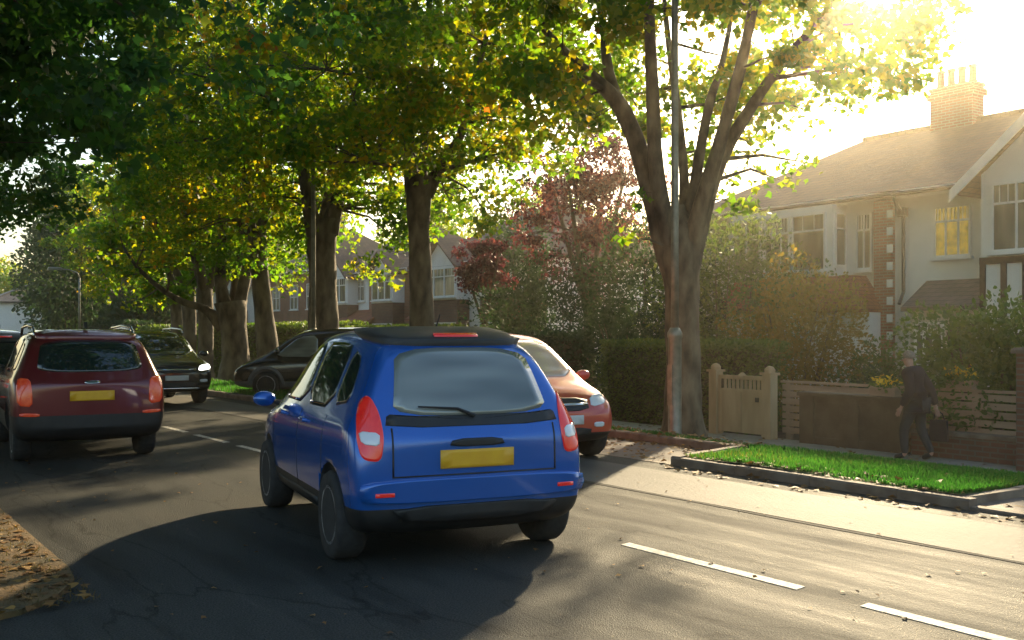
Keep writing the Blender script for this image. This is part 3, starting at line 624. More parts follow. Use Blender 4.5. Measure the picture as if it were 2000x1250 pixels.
# --- right hand pair, nearest: left half
FX = 22.3
PT = 15.3                          # party line
def roof_panel_gable(x0, x1, yc, hw, ze, zr, ov=.25, t=.1):
    mb = MB(); ye0, ye1 = yc-hw-ov, yc+hw+ov; sl = (zr-ze)/hw; zo = ze - ov*sl
    for s, ye in ((-1, ye0), (1, ye1)):
        vs = [(x0,ye,zo),(x1,ye,zo),(x1,yc,zr),(x0,yc,zr)]; vs = vs + [(a,b,c+t) for a,b,c in vs]
        mb.add(vs, [(3,2,1,0),(4,5,6,7),(0,1,5,4),(1,2,6,5),(2,3,7,6),(3,0,4,7)])
    return mb
def base_house(y0, y1, x0, depth, wall_m, label, group, ze=4.95, zr=7.3, roof_m=M_tile, hip0=True, hip1=True, name='house'):
    h = empty(name, (x0, (y0+y1)/2, GF), 0, label, 'house', group)
    # children are built in world coordinates, so undo the empty's own offset
    W = lambda mb: mb
    return h
class House:
    def __init__(s, x0, y0, y1, depth, label, group, ze=4.95, zr=7.3, wall=M_white, roof=M_tile, hip0=True, hip1=True):
        s.o = empty('house', (x0, (y0+y1)/2, GF), 0, label, 'house', group); s.x0, s.y0, s.y1 = x0, y0, y1
        s.off = Vector((-x0, -(y0+y1)/2, -GF)); s.ze = ze; s.zr = zr
        s.part('wall', MB().box(x0, x0+depth, y0, y1, GF-.1, ze-.02), wall)
        r = s.part('roof', hip_roof(x0, x0+depth, y0, y1, ze, zr, .38, hip0, hip1), roof); s.roof = r
        g = MB(); g.tube([(x0-.46, y0-.3, ze+.02), (x0-.46, y1+.3, ze+.02)], .055, 8); s.part('gutter', g, M_pipe)
        s.part('fascia', MB().box(x0-.405, x0-.385, y0-.36, y1+.36, ze-.1, ze+.11), M_frame)
        s.part('soffit', MB().box(x0-.38, x0+.0, y0-.3, y1+.3, ze-.035, ze-.004), M_frame)
    def part(s, name, mb, m, parent=None, smooth=False):
        mb.v = [(a+s.off.x, b+s.off.y, c+s.off.z) for a, b, c in mb.v] if parent is None else [(a+s.off.x, b+s.off.y, c+s.off.z) for a, b, c in mb.v]
        return mb.build(name, m, parent or s.o, smooth)
    def win(s, x, y0, y1, z0, z1, **k):
        return window_in(s, x, y0, y1, z0, z1, **k)
def window_in(s, x, y0, y1, z0, z1, **k):
    ox, oy, oz = s.off
    return window(s.o, x+ox, y0+oy, y1+oy, z0+oz, z1+oz, **k)
def chim(s, x, y, z1, m, **k):
    ox, oy, oz = s.off; c = chimney(s.roof, x+ox, y+oy, s.zr-1.2+oz, z1+oz, m, **k); return c

GS = 'white rendered semi detached houses on the far side'
# nearest pair, left half: t 15.3 .. 22
h = House(FX, PT, 22.2, 7.4, 'white house with a terracotta tiled canopy over a white garage, beside the olive shrub', GS, hip0=False)
# first-floor box bay with a row of windows
bx = FX-.55
h.part('bay', MB().box(bx, FX-.001, 16.75, 20.3, 2.95, 4.9), M_white)
ox, oy, oz = h.off
window(h.o, bx+ox, 16.95+oy, 18.05+oy, 3.2+oz, 4.72+oz, cols=1)
window(h.o, bx+ox, 18.1+oy, 19.0+oy, 3.2+oz, 4.72+oz, cols=3, top=.3, mull=.02)
window(h.o, bx+ox, 19.1+oy, 20.15+oy, 3.2+oz, 4.72+oz, cols=2, mull=.02)
window(h.o, FX+ox, 15.95+oy, 16.45+oy, 3.2+oz, 4.65+oz, cols=2, mull=.018)
side_window(h.o, 16.75+oy, bx+.05+ox, FX-.05+ox, 3.3+oz, 4.7+oz, face=-1)
h.part('tile_hanging', MB().box(bx-.02, FX-.001, 16.8, 20.3, 2.15, 2.945), M_tile_r)
# canopy: hipped terracotta roof over the garage bay
c = MB(); X0, X1, Y0, Y1, Z0, Z1 = FX-.85, FX-.021, 15.58, 20.6, 2.12, 3.05
c.add([(X0,Y0,Z0),(X1,Y0,Z0),(X1,Y1,Z0),(X0,Y1,Z0),(X0,Y0,Z0+.1),(X1,Y0,Z0+.1),(X1,Y1,Z0+.1),(X0,Y1,Z0+.1),(X1-.53,Y0+.55,Z1),(X1,Y0+.55,Z1),(X1,Y1-.55,Z1),(X1-.53,Y1-.55,Z1)],
      [(3,2,1,0),(0,1,5,4),(1,2,6,5),(2,3,7,6),(3,0,4,7),(4,5,9,8),(5,6,10,9),(6,7,11,10),(7,4,8,11),(8,9,10,11)])
h.part('canopy', c, M_tile_r)
h.part('garage_front', MB().box(FX-.65, FX-.003, 15.62, 20.4, GF, 2.11), M_white)
gd = MB(); gd.box(FX-.69, FX-.651, 16.0, 18.3, GF+.02, 1.82)
for k in range(8): gd.box(FX-.70, FX-.691, 16.06+k*.28, 16.26+k*.28, GF+.1, 1.75)
h.part('garage_door', gd, M_frame)
# brick pier with white quoins at the party line
p = MB(); p.box(FX-.16, FX-.002, PT+.02, PT+.52, GF, 4.9); h.part('brick_pier', p, M_brick)
for k in range(9): h.part('quoin', MB().box(FX-.175, FX-.15, PT-.02, PT+.14, 1.0+k*.43, 1.2+k*.43), M_frame)
chim(h, FX+3.7, 15.95, 8.25, M_brick, wy=1.25, pots=4)
aerial(h.roof, FX+3.7+h.off.x, 15.7+h.off.y, 8.2+h.off.z, 1.5)
# right half: t 5 .. 15.3
h = House(FX, 6.2, PT-.01, 7.4, 'white house with a half timbered bay and lean to porch at the right edge', GS, hip1=False)
ox, oy, oz = h.off
window(h.o, FX+ox, 13.3+oy, 14.25+oy, 3.38+oz, 4.6+oz, cols=3, mull=.02, glass=mat('yellow_reflection_glass', (.6,.42,.06), (.16,.16,.06), .1, 5, emis=(1,.68,.12), estr=.06))  # reflection of yellow leaves put into the pane as colour and weak glow
b = MB(); b.box(FX-.9, FX-.002, 8.6, 12.55, GF, 5.15); h.part('bay', b, M_white)
window(h.o, FX-.9+ox, 8.9+oy, 12.3+oy, 3.35+oz, 4.85+oz, cols=6, mull=.022)
tm_ = MB(); tm_.box(FX-.94, FX-.89, 8.6, 12.57, 3.1, 3.25); tm_.box(FX-.94, FX-.89, 8.6, 12.57, 1.75, 1.9)
for k in range(9): tm_.box(FX-.935, FX-.89, 8.62+k*.477, 8.75+k*.477, 1.9, 3.1)
h.part('timber_framing', tm_, M_dark_timber)
window(h.o, FX-.9+ox, 8.9+oy, 12.3+oy, .4+oz, 1.65+oz, cols=5, mull=.022)
g = roof_panel_gable(FX-1.25, FX+3.7, 10.58, 2.0, 5.05, 6.75, ov=.45); h.part('gable_roof', g, M_tile)
h.part('gable', MB().prism([(8.62,5.152),(12.54,5.152),(10.58,6.7)], 'x', FX-.88, FX+.3), M_white)
brg = MB()
for s in (-1, 1):
    brg.add([(FX-1.29,10.58,6.62),(FX-1.29,10.58,6.88),(FX-1.29,10.58+s*2.5,4.76),(FX-1.29,10.58+s*2.5,4.5),(FX-1.255,10.58,6.62),(FX-1.255,10.58,6.88),(FX-1.255,10.58+s*2.5,4.76),(FX-1.255,10.58+s*2.5,4.5)],
            [(0,1,2,3),(7,6,5,4),(0,4,5,1),(1,5,6,2),(2,6,7,3),(3,7,4,0)])
h.part('bargeboard', brg, M_frame)
# lean-to porch
pr = MB(); y0, y1 = 12.58, 14.45
pr.prism([(FX-1.05,2.1),(FX-1.05,2.2),(FX-.01,2.85),(FX-.01,2.72)], 'y', y0, y1); h.part('porch_roof', pr, M_tile_g)
h.part('porch_wall', MB().box(FX-.85, FX-.004, y0+.05, y1-.12, GF, 2.13), M_cream)
window(h.o, FX-.85+ox, 13.45+oy, 14.2+oy, .9+oz, 1.85+oz, cols=3, mull=.03)
dr = h.part('door', MB().box(FX-.89, FX-.851, 12.7, 13.35, GF, 1.8), M_door)
MB().box(FX-.93+ox, FX-.891+ox, 13.22+oy, 13.27+oy, .7+oz, .85+oz).build('handle', M_metal, dr)
dp = MB(); dp.tube([(FX-.5,15.05,4.93),(FX-.3,15.05,4.7),(FX-.1,15.02,4.5),(FX-.1,15.02,2.6),(FX-.3,15.0,2.3)], .045, 8); dp.box(FX-.2, FX-.03, 14.93, 15.12, 4.45, 4.65)
h.part('drainpipe', dp, M_pipe)
# --- middle pairs beyond the shrubs
def bay_house(x0, y0, y1, label, wall, hip0, hip1, win_y, under=M_brick_d, seedz=0, chy=None, ze=4.9, zr=7.7, bay_w=2.4, roof=M_tile, porch_y=None, group=GS):
    h = House(x0, y0, y1, 7.6, label, group, ze, zr, wall, roof, hip0, hip1); ox, oy, oz = h.off
    yc = win_y; b0 = x0-.7
    h.part('bay', MB().box(b0, x0-.002, yc-bay_w/2, yc+bay_w/2, GF, 4.85), under)
    h.part('bay_render', MB().box(b0-.012, x0-.001, yc-bay_w/2-.012, yc+bay_w/2+.012, 3.2, 4.84), M_white)
    window(h.o, b0-.012+ox, yc-bay_w/2+.1+oy, yc+bay_w/2-.1+oy, 3.35+oz, 4.75+oz, cols=3, mull=.05)
    window(h.o, b0+ox, yc-bay_w/2+.1+oy, yc+bay_w/2-.1+oy, .6+oz, 2.1+oz, cols=3, mull=.05)
    br = MB(); g = roof_panel_gable(b0-.35, x0+2.6, yc, bay_w/2+.05, 4.9, 4.9+(bay_w/2)*.8, ov=.3); h.part('gable_roof', g, roof)
    h.part('gable', MB().prism([(yc-bay_w/2+.02, 4.852), (yc+bay_w/2-.02, 4.852), (yc, 4.85+bay_w/2*.78)], 'x', b0+.02, x0+.2), M_white)
    oth = y0+1.0 if yc > (y0+y1)/2 else y1-1.0
    window(h.o, x0+ox, oth-.55+oy, oth+.55+oy, 3.4+oz, 4.6+oz, cols=2)
    h.part('porch_roof', MB().prism([(x0-1.0,2.2),(x0-1.0,2.3),(x0-.01,2.9),(x0-.01,2.75)], 'y', oth-1.0, oth+1.0), M_tile_r)
    h.part('door', MB().box(x0-.04, x0-.002, oth-.45, oth+.45, GF, 1.85), M_door)
    if chy: chim(h, x0+3.8, chy, zr+1.1, M_brick_d, wy=1.3)
    return h
MX = 26.5
bay_house(MX, 35.2, 40.0, 'white bay fronted house partly hidden by the conifer', M_white, True, False, 38.2, chy=39.6)
bay_house(MX, 40.01, 46.0, 'white house with a large three light bay window right of the forked tree trunk', M_white, False, True, 43.0, bay_w=3.2)
bay_house(MX, 47.2, 51.9, 'red brick house with a white bay window left of the forked tree trunk', M_brick, True, False, 49.0, chy=51.4)
bay_house(MX, 51.91, 57.0, 'white bay house with a dark porch beside the red brick one', M_white, False, True, 54.6, bay_w=2.8)
h = House(MX, 58.2, 68.0, 7.6, 'orange brick house with white sash windows behind the leaning trunk', 'brick houses', 5.4, 8.4, M_brick, M_tile)
for yy in (59.8, 62.4, 65.4): h.win(MX, yy-.6, yy+.6, 3.1, 4.7, cols=2, top=.5); h.win(MX, yy-.6, yy+.6, .5, 2.1, cols=2, top=.5)
h.part('door', MB().box(MX-.04, MX-.002, 63.4, 64.3, GF, 1.85), M_door); chim(h, MX+3.8, 64, 9.6, M_brick)
bay_house(MX, 69.5, 76, 'farther white house between tree trunks left of the brick one', M_white, True, False, 72, chy=75)
bay_house(MX, 76.01, 83, 'farthest white house of the terrace half hidden by trunks', M_white, False, True, 80)
x, y = along(20, 92)
h = House(x-2, y-3.5, y+4, 9, 'white rendered house far away at the left edge', 'distant houses', 4.2, 6.4, M_white, M_tile_g)
h.win(x-2, y-2, y-.2, 2.6, 3.7, cols=2); h.win(x-2, y+1, y+2.5, 2.6, 3.7, cols=2)
# ------------------------------------------------------------------ garden walls, fence, gate
o = empty('timber_gate', (13.72, 12.5, -.225), 0, 'pale timber gate with slatted top between two square posts', 'gate')
def post(y, parent, h=1.2):
    m = MB(); m.box(-.09, .09, y-.09, y+.09, -.1, h-.1); m.box(-.12, .12, y-.12, y+.12, h-.1, h-.06); m.lathe([(.09,0),(.095,.05),(.06,.1),(0,.12)], (0,y,h-.061), 12); return m.build('gate_post', M_fencew, parent)
post(-.63, o); post(.63, o, 1.22)
g = MB()
for k in range(2): g.box(-.03, .03, -.52+k*.525, -.012+k*.525, .06, .78)
for k in range(11): g.box(-.02, .02, -.5+k*.097, -.46+k*.097, .8, 1.02)
g.box(-.035, .035, -.53, .53, .775, .83); g.box(-.035, .035, -.53, -.03, 1.0, 1.07); g.box(-.035, .035, .03, .53, 1.0, 1.07); g.box(-.04, .04, -.53, -.47, .03, 1.0); g.box(-.04, .04, .47, .53, .03, 1.0)
g.lathe([(.07,0),(.075,.05),(.03,.1),(0,.11)], (0,0,1.02), 10)
g.build('gate_leaf', M_fencew, o)
MB().box(-.07, -.035, -.42, -.36, .62, .7).build('latch', M_pipe, o)
# slatted fence beyond
f = empty('slatted_fence', (14.15, 9.5, -.26), 0, 'pale weathered horizontal slatted fence right of the gate', 'fence')
fb = MB()
for k in range(7): fb.box(-.015, .015, -2.3, 2.45, .12+k*.125, .215+k*.125)
fb.box(-.04, .04, -2.32, 2.47, .99, 1.03); fb.build('slats', M_fencep, f)
for k in range(5): MB().box(.016, .1, -2.3+k*1.15, -2.2+k*1.15, -.1, .985).build('fence_post', M_fencep, f)
# brown garden wall with piers and recessed panels
wv = empty('garden_wall', (13.8, 10.2, -.225), 0, 'dark brown garden wall with piers and coping behind the person', 'wall')
m = MB(); m.box(-.08, .08, -.86, .86, -.1, .78)
for y in (-.86, 0, .86): m.box(-.13, -.081, y-.14, y+.14, -.1, .78)
m.box(-.11, -.081, -.72, -.14, 0, .12); m.box(-.11, -.081, .14, .72, 0, .12); m.box(-.11, -.081, -.72, -.14, .68, .78); m.box(-.11, -.081, .14, .72, .68, .78)
m.build('masonry', M_wallb, wv); MB().box(-.16, .13, -1.03, 1.03, .781, .85, bev=.015).build('coping', M_wallb, wv)
for y, n in ((-.55, 0), (.55, 0)): pass
lw = empty('low_wall', (13.8, 6.9, -.225), 0, 'low dark brick wall under the shrubs at the right', 'wall')
MB().box(-.1, .1, -4.4, 2.24, -.1, .33).build('masonry', M_brick_d, lw); MB().box(-.14, .14, -4.42, 2.24, .331, .39, bev=.01).build('coping', M_kerb, lw)
gp = empty('gate_pier', (13.45, 7.05, -.225), 0, 'reddish brown brick gate pier cut by the right edge', 'pillar')
MB().box(-.22, .22, -.25, .22, -.1, 1.55).build('shaft', M_brick_d, gp); MB().box(-.27, .27, -.3, .27, 1.551, 1.63, bev=.03).build('cap', M_kerb, gp)
# flowers
def flowers(x, y, z, r, n, label, name='flower_box', box=True):
    o = empty(name, (x, y, z), 0, label, 'flowers'); rn = np.random.default_rng(int(x*100+y*10))
    m = MB(); m.box(-.09, .09, -r, r, 0, .12); m.box(-.1, .1, -r-.01, r+.01, .1, .13); m.build('trough', M_fencep if box else M_wallb, o)
    C = rn.normal(size=(n, 3))*np.array((.08, r*.55, .04)) + np.array((0, 0, .2)); link_mesh('foliage', poly_cloud('foliage', C-np.array((0,0,.05)), rn.uniform(.04,.08,n), OVAL, LF_hedge, rn), o)
    C = C[:n//2]+np.array((0,0,.04)); link_mesh('petals', poly_cloud('petals', C, rn.uniform(.04,.07,len(C)), OVAL, M_yellow, rn), o)
flowers(13.8, 9.65, .625, .22, 160, 'small trough of yellow flowers on the coping of the brown garden wall')
flowers(14.15, 8.6, .77, .2, 260, 'bright yellow flowers on top of the slatted fence right of the person')

# ------------------------------------------------------------------ lamp posts
GLP = 'lamp posts on the far verge'
def lamp_post(X, L, label, H=8.0, z=None):
    t, zz = at(X, L); gz = zv(L); o = empty('lamp_post', (L, t, gz), 0, label, 'lamp post', GLP)
    MB().lathe([(.12,-.1),(.12,.05),(.1,.08),(.1,1.5),(.112,1.52),(.112,1.58),(.07,1.66)], n=16).build('base', M_metal, o, True)
    MB().lathe([(.062,1.6),(.06,3),(.05,H-1),(.045,H)], n=12).build('pole', M_metal, o, True)
    MB().box(-.107, -.09, -.05, .05, .5, 1.1).build('access_door', M_metal, o)
    MB().tube([(0,0,H-.02),(-.1,0,H+.25),(-.5,0,H+.4),(-.9,0,H+.42)], [.045,.04,.035,.03], 8).build('arm', M_metal, o, True)
    MB().box(-1.5, -.85, -.12, .12, H+.36, H+.5, bev=.04).build('lantern', M_metal, o)
    return o
lamp_post(1318, 10.85, 'nearest tall lamp post with a thick base in front of the big tree')
lamp_post(612, 10.6, 'slim lamp post left of the thick forked trunk, above the dark van', 7.0)
lamp_post(155, 12.0, 'thin distant lamp post above the roof of the dark red vehicle', 4.6)
# ------------------------------------------------------------------ cars
M_tyre = mat('tyre_rubber', (.015,.015,.015), (.03,.03,.03), .85, 20)
M_rim = mat('alloy', (.5,.5,.5), None, .35, metal=.4)
M_cglass = mat('car_glass', (.012,.02,.018), None, .03, spec=.9, coat=.3)
M_rglass = mat('painted_reflection_glass', (.07,.085,.075), (.24,.26,.23), .03, 1.5, spec=1.0, coat=1.0, stretch=(.7,1,3.5), detail=1)  # pale stretched bands painted in as reflections on the glass
M_black = mat('black_plastic', (.014,.014,.014), (.022,.022,.022), .5, 8)
M_grey = mat('grey_plastic', (.09,.095,.1), (.13,.13,.14), .5, 8)
M_red = mat('tail_light_lens', (.5,.012,.015), (.62,.03,.02), .12, 14, coat=.8, emis=(1,.03,.02), estr=.06)
M_redo = mat('tail_light_amber_lens', (.42,.04,.02), (.55,.11,.04), .15, 14, coat=.8, emis=(1,.1,.03), estr=.05)
M_clear = mat('clear_lens', (.7,.7,.72), None, .1, coat=1, spec=.8)
M_head = mat('headlight_lens', (.85,.85,.8), None, .1, coat=1, emis=(1,.98,.9), estr=1.6)
M_plate = mat('yellow_plate', (.75,.42,.02), (.7,.36,.02), .4, 12)
M_platew = mat('white_plate', (.6,.6,.58), None, .4)
M_badge = mat('chrome', (.6,.6,.6), None, .15, metal=1)

HATCH = [(0,.36,.70,.84,.74,.68),(.07,.27,.80,.98,.82,.73),(.19,.22,.93,1.20,.845,.68),(.33,.20,.955,1.42,.85,.60),(.52,.20,.955,1.525,.85,.575),(1.2,.20,.94,1.585,.855,.575),
         (1.95,.2,.92,1.58,.855,.575),(2.35,.2,.91,1.50,.855,.58),(2.75,.2,.90,1.26,.85,.62),(3.1,.2,.88,1.02,.84,.70),(3.5,.22,.82,.92,.81,.70),(3.78,.26,.68,.78,.75,.62),(3.88,.36,.56,.62,.64,.52)]
SUV = [(0,.45,.82,.98,.80,.74),(.07,.34,.95,1.08,.88,.80),(.2,.28,1.05,1.30,.91,.74),(.36,.26,1.06,1.53,.915,.70),(.6,.26,1.06,1.62,.92,.68),(1.5,.26,1.04,1.655,.92,.68),
       (2.3,.26,1.02,1.63,.92,.68),(2.75,.26,1.01,1.53,.92,.69),(3.15,.26,1.0,1.27,.915,.72),(3.45,.26,.98,1.10,.905,.76),(4.0,.28,.93,1.03,.88,.78),(4.32,.32,.8,.92,.82,.7),(4.42,.42,.68,.74,.7,.58)]
VAN = [(0,.4,.95,1.65,.78,.70),(.05,.3,1.0,1.78,.85,.72),(.2,.25,1.05,1.84,.88,.72),(1.2,.24,1.05,1.87,.89,.72),(2.3,.24,1.04,1.86,.89,.72),(2.75,.24,1.03,1.76,.89,.72),
       (3.2,.24,1.02,1.42,.885,.74),(3.55,.24,1.0,1.14,.88,.76),(3.95,.26,.92,1.02,.86,.76),(4.25,.3,.76,.84,.8,.68),(4.34,.4,.62,.68,.68,.56)]

class Car:
    def __init__(s, name, loc, heading, stations, paint, label, cat='car', group=None, lower=None, lowz=.5, sc=(1,1,1), wheels=(.72,3.1), wr=.31, tri=None, dark_top=None):
        s.o = empty(name, (*loc, 0), R(-heading), label, cat, group)   # heading degrees clockwise from +Y; local +y = forward, y=0 rear bumper
        sx, sy, sz = sc; s.L = stations[-1][0]*sy; s.sc = sc
        mb = MB(); n = 9; rows = []
        for (y, zb, zl, zt, wb, wt) in stations:
            y, zb, zl, zt, wb, wt = y*sy, zb*sz, zl*sz, zt*sz, wb*sx, wt*sx
            half = [(0, zb), (.82*wb, zb), (.97*wb, zb+.07), (wb, zb*.45+zl*.55), (.985*wb, zl-.04), (max(wt+.02, .93*wb), zl+.015), (wt, zt-.075), (.86*wt, zt-.012), (0, zt+.012)]
            rows.append([(a, y, b) for a, b in half])
        vs = []; N = 2*n-2
        for r in rows: vs += r + [(-a, b, c) for a, b, c in r[-2:0:-1]]
        fs = []
        for i in range(len(rows)-1):
            for k in range(N): fs.append((i*N+k, i*N+(k+1) % N, (i+1)*N+(k+1) % N, (i+1)*N+k))
        for i in (0, len(rows)-1):
            b = i*N
            fs.append((b, b+1, b+N-1)); fs.append((b+n-1, b+n-2, b+n))
            for k in range(1, n-2): fs.append((b+k, b+k+1, b+N-k-1, b+N-k))
        mb.add(vs, fs)
        me = mb.mesh('body', [paint, lower or M_black]); ob = link_mesh('body', me)
        sub = ob.modifiers.new('s', 'SUBSURF'); sub.levels = sub.render_levels = 3
        cut = MB()
        for wy in wheels:
            for sd in (-1, 1):
                cut.lathe([(wr+.055, 0), (wr+.055, .34)], (sd*(.86*sx+.13)-.17, wy*sy, wr+.01), 28, 'x', 1)
        cm = cut.mesh('cut', [paint, M_black]); co = link_mesh('cut', cm)
        bo = ob.modifiers.new('b', 'BOOLEAN'); bo.object = co; bo.operation = 'DIFFERENCE'; bo.solver = 'EXACT'
        dg = bpy.context.evaluated_depsgraph_get(); dg.update()
        me2 = bpy.data.meshes.new_from_object(ob.evaluated_get(dg)); me2.name = 'body'
        ob.modifiers.clear(); old = ob.data; ob.data = me2; bpy.data.objects.remove(co); bpy.data.meshes.remove(old)
        ob.parent = s.o; s.body = ob
        lz = lowz
        bb = bmesh.new(); bb.from_mesh(me2); bmesh.ops.bisect_plane(bb, geom=bb.verts[:]+bb.edges[:]+bb.faces[:], plane_co=(0,0,lz), plane_no=(0,0,1)); bb.to_mesh(me2); bb.free()
        for p in me2.polygons:
            p.use_smooth = True
            if p.material_index == 0 and p.center.z < lz: p.material_index = 1
        bm = bmesh.new(); bm.from_mesh(me2); s.bvh = BVHTree.FromBMesh(bm); bm.free()
        ang = me2.polygons
        for wy in wheels:
            for sd in (-1, 1):
                x0 = sd*(.855*sx-.1)
                w_ = MB().lathe([(wr-.1,-.1),(wr-.02,-.105),(wr,-.075),(wr+.003,0),(wr,.075),(wr-.02,.105),(wr-.1,.1)], (0,0,0), 32, 'x').build('wheel', M_tyre, s.o, True)
                w_.location = (x0, wy*sy, wr+.005)
                rm = MB(); rm.lathe([(wr-.11,.05*sd),(wr-.095,.09*sd),(wr-.1,.1*sd),(wr-.12,.1*sd),(wr-.125,.05*sd)], (0,0,0), 28, 'x'); rm.lathe([(.05,.04*sd),(.05,.085*sd),(.0,.09*sd)], (0,0,0), 12, 'x')
                for k in range(5):
                    q = 2*math.pi*k/5+.3; c, d = math.cos(q), math.sin(q); r1 = wr-.1
                    rm.add([(sd*.06, .03*c-.035*d, .03*d+.035*c), (sd*.06, .03*c+.035*d, .03*d-.035*c), (sd*.085, r1*c+.03*d, r1*d-.03*c), (sd*.085, r1*c-.03*d, r1*d+.03*c),
                            (sd*.03, .03*c-.035*d, .03*d+.035*c), (sd*.03, .03*c+.035*d, .03*d-.035*c), (sd*.05, r1*c+.03*d, r1*d-.03*c), (sd*.05, r1*c-.03*d, r1*d+.03*c)],
                           [(0,1,2,3),(7,6,5,4),(0,4,5,1),(1,5,6,2),(2,6,7,3),(3,7,4,0)])
                rm.build('rim', M_rim, w_)
    def panel(s, name, view, poly, m, off=.006, rnd=2, rings=7, thick=.03, parent=None, smooth=True):
        sx, sy, sz = s.sc
        d = {'back': Vector((0,1,0)), 'front': Vector((0,-1,0)), 'left': Vector((1,0,0)), 'right': Vector((-1,0,0)), 'top': Vector((0,0,-1))}[view]
        pts = [(a*(sy if view in ('left','right') else sx), b*(sy if view == 'top' else sz)) for a, b in poly]
        for _ in range(rnd):
            q = []
            for i in range(len(pts)):
                a, b = pts[i], pts[(i+1) % len(pts)]
                q += [(a[0]*.8+b[0]*.2, a[1]*.8+b[1]*.2), (a[0]*.2+b[0]*.8, a[1]*.2+b[1]*.8)]
            pts = q
        dense = []
        for i in range(len(pts)):
            a, b = pts[i], pts[(i+1) % len(pts)]; L = math.hypot(a[0]-b[0], a[1]-b[1]); k = max(1, int(L/.06))
            for j in range(k): dense.append((a[0]+(b[0]-a[0])*j/k, a[1]+(b[1]-a[1])*j/k))
        pts = dense; cx = sum(p[0] for p in pts)/len(pts); cy = sum(p[1] for p in pts)/len(pts); n = len(pts)
        def hit(a, b):
            o = {'back': (a,-3,b), 'front': (a,s.L+3,b), 'left': (-4,a,b), 'right': (4,a,b), 'top': (a,b,4)}[view]
            h, nn, _, _ = s.bvh.ray_cast(Vector(o), d)
            if h is None:
                h, nn, _, _ = s.bvh.find_nearest(Vector(o) + d*3.6)
            return h, nn
        vs = []; h0, n0 = hit(cx, cy); vs.append(h0 + n0*off)
        for r in range(1, rings+1):
            f = r/rings
            for a, b in pts:
                h, nn = hit(cx+(a-cx)*f, cy+(b-cy)*f); vs.append(h + nn*off)
                if r == rings: last = None
        for a, b in pts:
            h, nn = hit(a, b); vs.append(h - nn*thick)
        fs = [(0, 1+i, 1+(i+1) % n) for i in range(n)]
        for r in range(rings):
            k = 1+r*n
            for i in range(n): fs.append((k+i, k+n+i, k+n+(i+1) % n, k+(i+1) % n))
        mb = MB(); mb.add(vs, fs); return mb.build(name, m, parent or s.o, smooth)
    def box(s, name, m, b, parent=None, bev=.01, smooth=False):
        return MB().box(*b, bev=bev).build(name, m, parent or s.o)
    def mirrors(s, y, z, m, w=None):
        w = w or .9*s.sc[0]
        for sd in (-1, 1):
            mb = MB(); mb.lathe([(0,-.05),(.07,-.045),(.1,0),(.095,.05),(.07,.07),(0,.072)], (0,0,0), 14, 'y')
            mb.v = [(a*1.0, b, c*.7) for a, b, c in mb.v]; o = mb.build('wing_mirror', m, s.o, True); o.location = (sd*(w+.035), y, z)
            MB().tube([(-sd*.13, .0, -.05), (-sd*.06, 0, -.01)], .02, 6).build('mirror_arm', M_black, o)
    def seam(s, pts, view='left', m=None):
        pass

# ---- blue hatchback, rear towards us, the largest thing in the picture
M_blue = mat('blue_paint', (.010,.105,.44), (.013,.12,.48), .22, 2, metal=.35, coat=1.0)
HB = 11.0
bx_, by_ = 3.83, 5.88
blue = Car('hatchback', (bx_, by_), HB, HATCH, M_blue, 'bright blue hatchback driving away in the foreground', lowz=.43, sc=(1.03,.96,1.035), wheels=(.66,3.12), wr=.31)
def hatch_rear(c, glass, lens=M_red):
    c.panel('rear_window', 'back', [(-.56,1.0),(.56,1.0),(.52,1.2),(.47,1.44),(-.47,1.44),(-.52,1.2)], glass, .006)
    c.panel('rear_window_surround', 'back', [(-.62,.93),(.62,.93),(.6,1.02),(.5,1.0),(-.5,1.0),(-.6,1.02)], M_black, .004, rnd=1)
    for sd in (-1, 1):
        t = c.panel('tail_light', 'back', [(sd*.66,.72),(sd*.775,.735),(sd*.79,.86),(sd*.765,.99),(sd*.72,1.1),(sd*.68,1.14),(sd*.645,1.02),(sd*.635,.86)], lens, .012, rnd=2, rings=12)
        c.panel('reverse_lens', 'back', [(sd*.665,.82),(sd*.765,.83),(sd*.77,.91),(sd*.66,.90)], M_clear, .018, rnd=1, parent=t)
    c.panel('number_plate', 'back', [(-.26,.66),(.26,.66),(.26,.78),(-.26,.78)], M_plate, .014, rnd=0, rings=3)
    c.panel('rear_bumper', 'back', [(-.76,.45),(.76,.45),(.79,.52),(.77,.60),(-.77,.60),(-.79,.52)], c.body.data.materials[0], .04, rnd=2, rings=10)
    c.panel('rear_diffuser', 'back', [(-.5,.33),(.5,.33),(.6,.425),(-.6,.425)], M_black, .03, rnd=1)
    for q in ([(-.585,.62),(-.573,.62),(-.573,.93),(-.585,.93)], [(.573,.62),(.585,.62),(.585,.93),(.573,.93)], [(-.585,.613),(.585,.613),(.585,.623),(-.585,.623)]): c.panel('tailgate_gap', 'back', q, M_black, .003, rnd=0, rings=2)
    c.panel('tailgate_handle', 'back', [(-.2,.80),(.2,.80),(.17,.85),(-.17,.85)], M_black, .012, rnd=1, rings=3)
    for sd in (-1, 1): c.panel('reflector', 'back', [(sd*.58,.5),(sd*.70,.5),(sd*.70,.525),(sd*.58,.525)], M_red, .047, rnd=0, rings=2)
    L = MB(); y0 = .2
    c_sp = c.panel('spoiler', 'back', [(-.5,1.455),(.5,1.455),(.54,1.50),(.50,1.545),(-.50,1.545),(-.54,1.50)], M_black, .05, rnd=1, thick=.05)
    c.panel('brake_light', 'back', [(-.16,1.475),(.16,1.475),(.16,1.49),(-.16,1.49)], M_red, .062, rnd=0, rings=2, parent=c_sp)
    MB().tube([(0,.05,1.03),(-.12,.07,1.08),(-.40,.085,1.10)], [.014,.01,.006], 6).build('wiper', M_black, c.o)
    MB().tube([(0,.9,1.58),(0,.75,1.74)], [.008,.004], 5).build('aerial', M_black, c.o)
